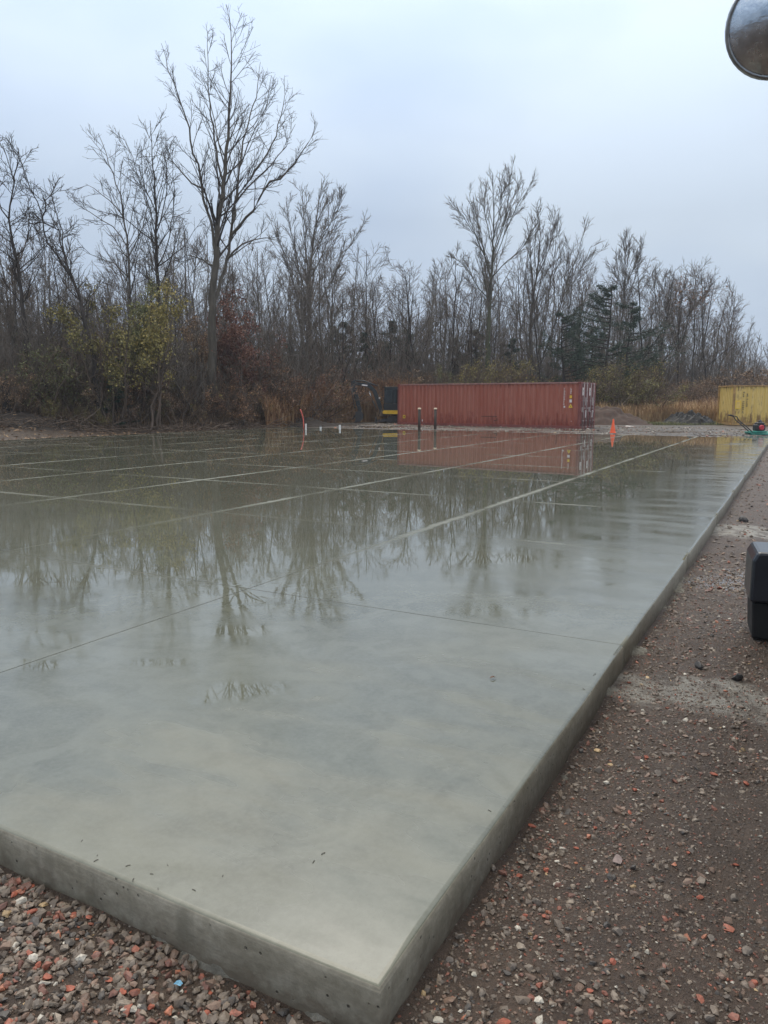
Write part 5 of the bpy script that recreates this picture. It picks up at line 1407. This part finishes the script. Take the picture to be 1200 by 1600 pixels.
# yellow-green leaved small trees on the left, dark red vine clumps
for px, dep, h_, k, lb in ((186, 38.8, 6.6, L_YEL, 'small tree with yellow green leaves beside the dark young conifer'), (242, 39.6, 6.9, L_YEL, 'small tree with yellow green leaves nearer the tall poplar'), (218, 40.5, 6.8, L_OLV, 'small olive leaved tree between the two yellowing ones'), (366, 45.5, 7.0, L_RED, 'dark red leaved climber clump beside the tall poplar trunk'), (378, 46.5, 6.4, L_RED, 'dark red leaved climber clump standing behind its twin near the poplar'), (322, 46.0, 5.6, L_BRN, 'brown leaved small tree behind the poplar trunk')):
    shrub_at(px, dep, h_, k, lb, None, 'small_tree', True, wide=0.85)
# last rusty leaves in the oak's top
x_, y_ = place(1062, 77.5)
r = np.random.default_rng(77); Cn = np.array([x_, y_, 0]) + np.stack([r.normal(size=420) * 1.5, r.normal(size=420) * 1.5, zat(445, 78) - 1.2 + r.normal(size=420) * 0.9], -1)
o_oak = [o for o in C.objects if o.get('label', '').startswith('low wide bare oak')][0]
V, Fq = leaf_quads(r, Cn, 0.10); lv = tinted(np_mesh('leaves', V, Fq, False), r, 420, 1)
lo = link('leaves', lv, L_RUS, o_oak); lo.matrix_parent_inverse = (Matrix.Translation(o_oak.location) @ Matrix.Rotation(o_oak.rotation_euler.z, 4, 'Z')).inverted()

# ---- conifers
def conifer(seed, H, Wd, ragged):
    r = np.random.default_rng(seed); n = 12
    P = np.stack([np.cumsum(r.normal(size=n) * 0.05), np.cumsum(r.normal(size=n) * 0.05), np.linspace(0, H, n)], -1)[None]
    q = np.linspace(0, 1, n); Rd = (H * 0.013 * (1 - q) + 0.02)[None]
    m = 40 if not ragged else 26
    t = np.linspace(0.08 if not ragged else 0.3, 0.97, m)
    z = t * H; an = r.random(m) * 6.28
    L = Wd * ((1 - t) ** 0.8 * (0.9 if not ragged else 1.25) + 0.08) * (0.7 + 0.5 * r.random(m))
    if ragged: L *= (0.55 + 0.9 * (r.random(m) > 0.4))
    nb = 6; s = np.linspace(0, 1, nb)
    x0 = np.interp(z, P[0, :, 2], P[0, :, 0]); y0 = np.interp(z, P[0, :, 2], P[0, :, 1])
    dz = (0.10 if ragged else -0.18)
    PB = np.stack([x0[:, None] + np.cos(an)[:, None] * L[:, None] * s, y0[:, None] + np.sin(an)[:, None] * L[:, None] * s, z[:, None] + L[:, None] * (dz * s + (0.25 * s ** 3))], -1)
    RB = np.repeat((0.035 * (1 - s) + 0.010)[None], m, 0)
    P2, R2 = spawn(r, PB, RB, 12, 0.15, 1.0, 0.85, 0.2, 0.34, 4, 0.10, -0.01, 0.6, 0.008, 0.12)
    P2[:, :, 2] = P2[:, :1, 2] + (P2[:, :, 2] - P2[:, :1, 2]) * 0.35
    tm = np_mesh('trunk', *join([tubes(P, Rd, 8), tubes(PB, RB, 4)]))
    seg = np.concatenate([P2[:, 1:].reshape(-1, 3), PB[:, 2:].reshape(-1, 3)])
    k = 9
    Cn = np.repeat(seg, k, 0) + r.normal(size=(len(seg) * k, 3)) * np.array([0.09, 0.09, 0.05]) * H / 8
    d = nrm(r.normal(size=Cn.shape) * np.array([1, 1, 0.5]) + np.array([0, 0, 0.15])); e = nrm(np.cross(d, r.normal(size=Cn.shape)))
    ln = 0.15 * (0.7 + 0.6 * r.random((len(Cn), 1))); wd = 0.016
    V = np.stack([Cn - e * wd, Cn + e * wd, Cn + d * ln], 1).reshape(-1, 3)
    nm = tinted(np_mesh('needles', V, np.arange(len(V)).reshape(-1, 3), False), r, 0, 0)
    tm.materials.append(B_DARK); nm.materials.append(L_PIN)
    return tm, nm
CF = [conifer(500, 8.0, 1.9, False), conifer(501, 8.0, 2.0, False), conifer(502, 8.0, 2.6, True), conifer(503, 8.0, 2.8, True)]
def con(px, dep, h_, v, label, group=None, wide=1.0):
    t = plant('pine_tree' if v > 1 else 'young_conifer', (('trunk', CF[v][0]), ('needles', CF[v][1])), px, dep, h_ / 8.0, label, 'tree', group, 1.0)
    t.scale.x *= wide; t.scale.y *= wide
con(181, 39.0, 3.8, 0, 'small dark green young conifer under the yellow leaved thicket', None, 1.3)
con(938, 60.0, 10.6, 2, 'ragged dark pine with flat boughs nearer the container doors', None, 1.0)
con(974, 62.0, 9.6, 3, 'broad dark pine with layered boughs beside the ragged one', None, 1.1)
con(884, 62.5, 8.8, 2, 'shaggy dark pine half hidden behind the many stemmed tree', None, 1.1)
con(898, 66.0, 6.8, 1, 'pointed dark conifer behind the red container doors', None, 1.2)
con(1015, 70.0, 6.0, 0, 'dark green conifer under the bare oak', None, 1.4)
for px, dep, h_, v in ((515, 66, 8.0, 1), (540, 68, 8.6, 0), (570, 66, 7.4, 1), (610, 70, 9.0, 1), (640, 69, 8.0, 0), (715, 70, 7.4, 1), (745, 68, 8.0, 0), (795, 68, 7.2, 1), (450, 62, 6.6, 0), (915, 70, 8.4, 0)):
    con(px, dep, h_, v, 'dim dark conifer standing deep among the bare trunks', 'conifers deep in the wood', 1.3)

# ---- brushwood filling the depth of the wood, too dense to tell apart
def brush(name, n, seed, lo, hi, hmin, hmax, pxr, mat, label):
    r = np.random.default_rng(seed)
    px = pxr[0] + (pxr[1] - pxr[0]) * r.random(n); dd = np.interp(px, *EDGE) + lo + (hi - lo) * r.random(n)
    lat = (px - 600) / 1180.1 * dd * cp
    X = sy * dd + cy * lat; Y = cy * dd - sy * lat
    Hh = hmin + (hmax - hmin) * r.random(n) ** 1.5
    k = 5; s = np.linspace(0, 1, k)
    dr = nrm(np.concatenate([r.normal(size=(n, 2)) * 0.2, np.ones((n, 1))], 1))
    P = np.stack([X, Y, gz(X, Y) - 0.1], -1)[:, None] + dr[:, None] * s[None, :, None] * Hh[:, None, None]
    P[:, :, :2] += np.cumsum(r.normal(size=(n, k, 2)) * 0.10, 1)
    Rd = np.repeat((0.030 * (1 - s) + 0.010)[None], n, 0)
    P1, R1 = spawn(r, P, Rd, 7, 0.15, 1.0, 0.6, 0.25, 0.36, 3, 0.18, 0.08, 0.6, 0.010, 0.3)
    o = link(name, np_mesh(name, *join([tubes(P, Rd, 3), tubes(P1, R1, 3)])), mat)
    return tag(o, label, 'brushwood', kind='stuff')
brush('brushwood', 4200, 600, 1, 26, 2.5, 8.5, (-90, 1150), B_GTWIG, 'dense grey brushwood filling the wood between the trunks')
brush('far_brushwood', 2600, 601, 24, 50, 4, 11, (-90, 1190), B_GTWIG, 'hazy far brushwood closing the depth of the wood')
brush('undergrowth_stems', 2200, 602, -1.2, 6, 0.8, 3.2, (-60, 430), B_TWIG, 'tangle of low brown stems along the wood edge')

# ---- dry reeds and grass
def blades(name, n, seed, px0, px1, d0, d1, h0, h1, w, mat, label, cat, bend=0.35):
    r = np.random.default_rng(seed)
    px = px0 + (px1 - px0) * r.random(n); dd = d0(px) + (d1(px) - d0(px)) * r.random(n)
    lat = (px - 600) / 1180.1 * dd * cp
    X = sy * dd + cy * lat; Y = cy * dd - sy * lat
    dens = fbm(X * 0.5, Y * 0.5, seed, 3); keep = dens + 0.25 * r.random(n) > 0.44
    X, Y = X[keep], Y[keep]; n = len(X)
    Hh = (h0 + (h1 - h0) * r.random(n)) * (0.55 + 0.9 * fbm(X * 0.35, Y * 0.35, seed + 3, 2))
    b = np.stack([X, Y, gz(X, Y) - 0.03], -1)
    d = r.normal(size=(n, 3)); d[:, 2] = 0; d = nrm(d); e = np.stack([-d[:, 1], d[:, 0], d[:, 2]], -1)
    Hc = Hh[:, None]
    mid = b + np.array([0, 0, 0.6]) * Hc + d * Hc * bend * 0.25; tip = b + np.array([0, 0, 1.0]) * Hc * (0.85 + 0.15 * r.random((n, 1))) + d * Hc * bend * (0.4 + 0.8 * r.random((n, 1)))
    V = np.stack([b - e * w, b + e * w, mid + e * w * 0.9, mid - e * w * 0.9, tip + e * w * 0.4, tip - e * w * 0.4], 1).reshape(-1, 3)
    i0 = (np.arange(n) * 6)[:, None]
    Fq = np.concatenate([i0 + np.array([[0, 1, 2, 3]]), i0 + np.array([[3, 2, 4, 5]])], 0)
    return tag(link(name, tinted(np_mesh(name, V, Fq, False), r, 0, 0), mat), label, cat, kind='stuff')
ed = lambda off: (lambda px: np.interp(px, *EDGE) + off)
cst = lambda v: (lambda px: px * 0 + v)
blades('dry_reeds', 12000, 700, 940, 1215, cst(55.0), cst(62), 0.8, 2.1, 0.016, L_DRY, 'belt of dry russet reeds behind the tarpaulin and yellow container', 'reeds')
blades('dry_grass', 30000, 701, 415, 655, lambda px: np.interp(px, [415, 495, 530, 650], [44.5, 48.5, 54.6, 58.0]), lambda px: np.interp(px, [415, 650], [51, 62]), 1.2, 3.2, 0.018, L_RUSG, 'dry tan grass among the russet bushes behind the excavator', 'grass')
blades('dry_weeds', 9000, 702, -60, 430, ed(-2), ed(3), 0.4, 1.3, 0.013, L_BRN, 'dead brown weeds under the trees beside the slab', 'weeds')
blades('grass_verge', 14000, 703, 925, 1190, cst(50.5), cst(57), 0.08, 0.32, 0.010, L_OLV, 'short olive grass verge around the tarpaulin heap', 'grass', 0.6)
blades('tall_weeds', 5000, 704, 590, 960, ed(-5), ed(0), 0.8, 2.2, 0.014, L_BRN, 'brown weeds behind the red container', 'weeds')
L_TAN = leafmat('tan_grass_straw', [(0.0, (0.22, 0.12, 0.065)), (0.5, (0.38, 0.24, 0.13)), (1.0, (0.55, 0.40, 0.22))])
blades('tan_grass', 12000, 705, 500, 650, lambda px: np.interp(px, [500, 650], [52.6, 56.0]), lambda px: np.interp(px, [500, 650], [54.4, 58.5]), 1.2, 2.6, 0.018, L_TAN, 'pale tan grass standing directly behind the mini excavator', 'grass')
blades('golden_grass', 7000, 706, 930, 1150, cst(53.6), cst(56), 0.7, 1.9, 0.016, L_TAN, 'golden dry grass behind the tarpaulin heap and earth mound', 'grass')
# fallen leaves and litter on the bank
r = np.random.default_rng(90); n = 9000
X = -27.0 - 9 * r.random(n); Y = 14 + 34 * r.random(n)
Cn = np.stack([X, Y, gz(X, Y) + 0.02 + 0.10 * r.random(n) ** 3], -1)
V, Fq = leaf_quads(r, Cn, 0.07); V[:, 2] = np.repeat(Cn[:, 2], 4) + (V[:, 2] - np.repeat(Cn[:, 2], 4)) * 0.35
tag(link('leaf_litter', tinted(np_mesh('leaf_litter', V, Fq, False), r, 0, 0), L_BRN), 'brown leaf litter on the ground under the trees beside the slab', 'leaf litter', kind='stuff')
r = np.random.default_rng(95); n = 2600
px = -60 + 560 * r.random(n); dd = np.interp(px, *EDGE) - 4.0 + 6.5 * r.random(n)
lat = (px - 600) / 1180.1 * dd * cp; X = sy * dd + cy * lat; Y = cy * dd - sy * lat
keep = X < SX0 - 0.7; X, Y = X[keep], Y[keep]; n = len(X)
d = nrm(np.concatenate([r.normal(size=(n, 2)), np.abs(r.normal(size=(n, 1))) * 0.25], 1)); Ls = 0.4 + 1.6 * r.random(n) ** 2
P = np.stack([X, Y, gz(X, Y) + 0.01 + 0.25 * r.random(n) ** 2], -1)[:, None] + d[:, None] * np.linspace(0, 1, 4)[None, :, None] * Ls[:, None, None]
P[:, 1:3] += r.normal(size=(n, 2, 3)) * 0.04
tag(link('fallen_sticks', np_mesh('fallen_sticks', *tubes(P, np.repeat(np.array([[.022, .02, .016, .009]]), n, 0), 4)), B_TWIG), 'fallen sticks and brush littering the bank beside the slab', 'sticks', kind='stuff')
# fallen poles at the wood edge
for k, (pa, da, za, pb, db, zb, rad, lb) in enumerate(((268, 41.0, 2.9, 316, 42.6, 0.05, 0.055, 'pale dead pole leaning down beside the poplar foot'), (352, 45.0, 2.6, 372, 45.6, 0.05, 0.04, 'thin dead pole leaning behind the poplar'), (62, 37.5, 2.6, 95, 38.6, 1.0, 0.05, 'crooked dead branch leaning over the olive bush'))):
    xa, ya = place(pa, da); xb, yb = place(pb, db); bm = bmesh.new()
    A = Vector((xa, ya, gz1(xa, ya) + za)); B = Vector((xb, yb, gz1(xb, yb) + zb - 0.1))
    if k == 2: B.z = gz1(xb, yb) - 0.1
    tube(bm, [B.lerp(A, q) + Vector((0, 0, 0.06 * math.sin(3 * q))) for q in (0, .25, .5, .75, 1)], [rad, rad * .95, rad * .85, rad * .7, rad * .4], 7)
    tag(link('dead_pole', bm_mesh('dead_pole', bm, True), B_PALE if k < 2 else B_DARK), lb, 'pole')

# ------------------------------------------------------------------ damp air
bm = bmesh.new(); box(bm, -330, 330, -120, 520, -2.2, 42)
hz = link('haze', bm_mesh('haze', bm)); hz['kind'] = 'stuff'; tag(hz, 'thin damp haze hanging over the whole place', 'haze')
hm = bpy.data.materials.new('damp_air'); hm.use_nodes = True
nt = hm.node_tree
for n_ in list(nt.nodes): nt.nodes.remove(n_)
ho = nt.nodes.new('ShaderNodeOutputMaterial'); hv = nt.nodes.new('ShaderNodeVolumePrincipled')
hv.inputs['Color'].default_value = (0.86, 0.91, 1.0, 1); hv.inputs['Density'].default_value = 0.0006; hv.inputs['Anisotropy'].default_value = 0.2
nt.links.new(hv.outputs[0], ho.inputs['Volume'])
hz.data.materials.append(hm)
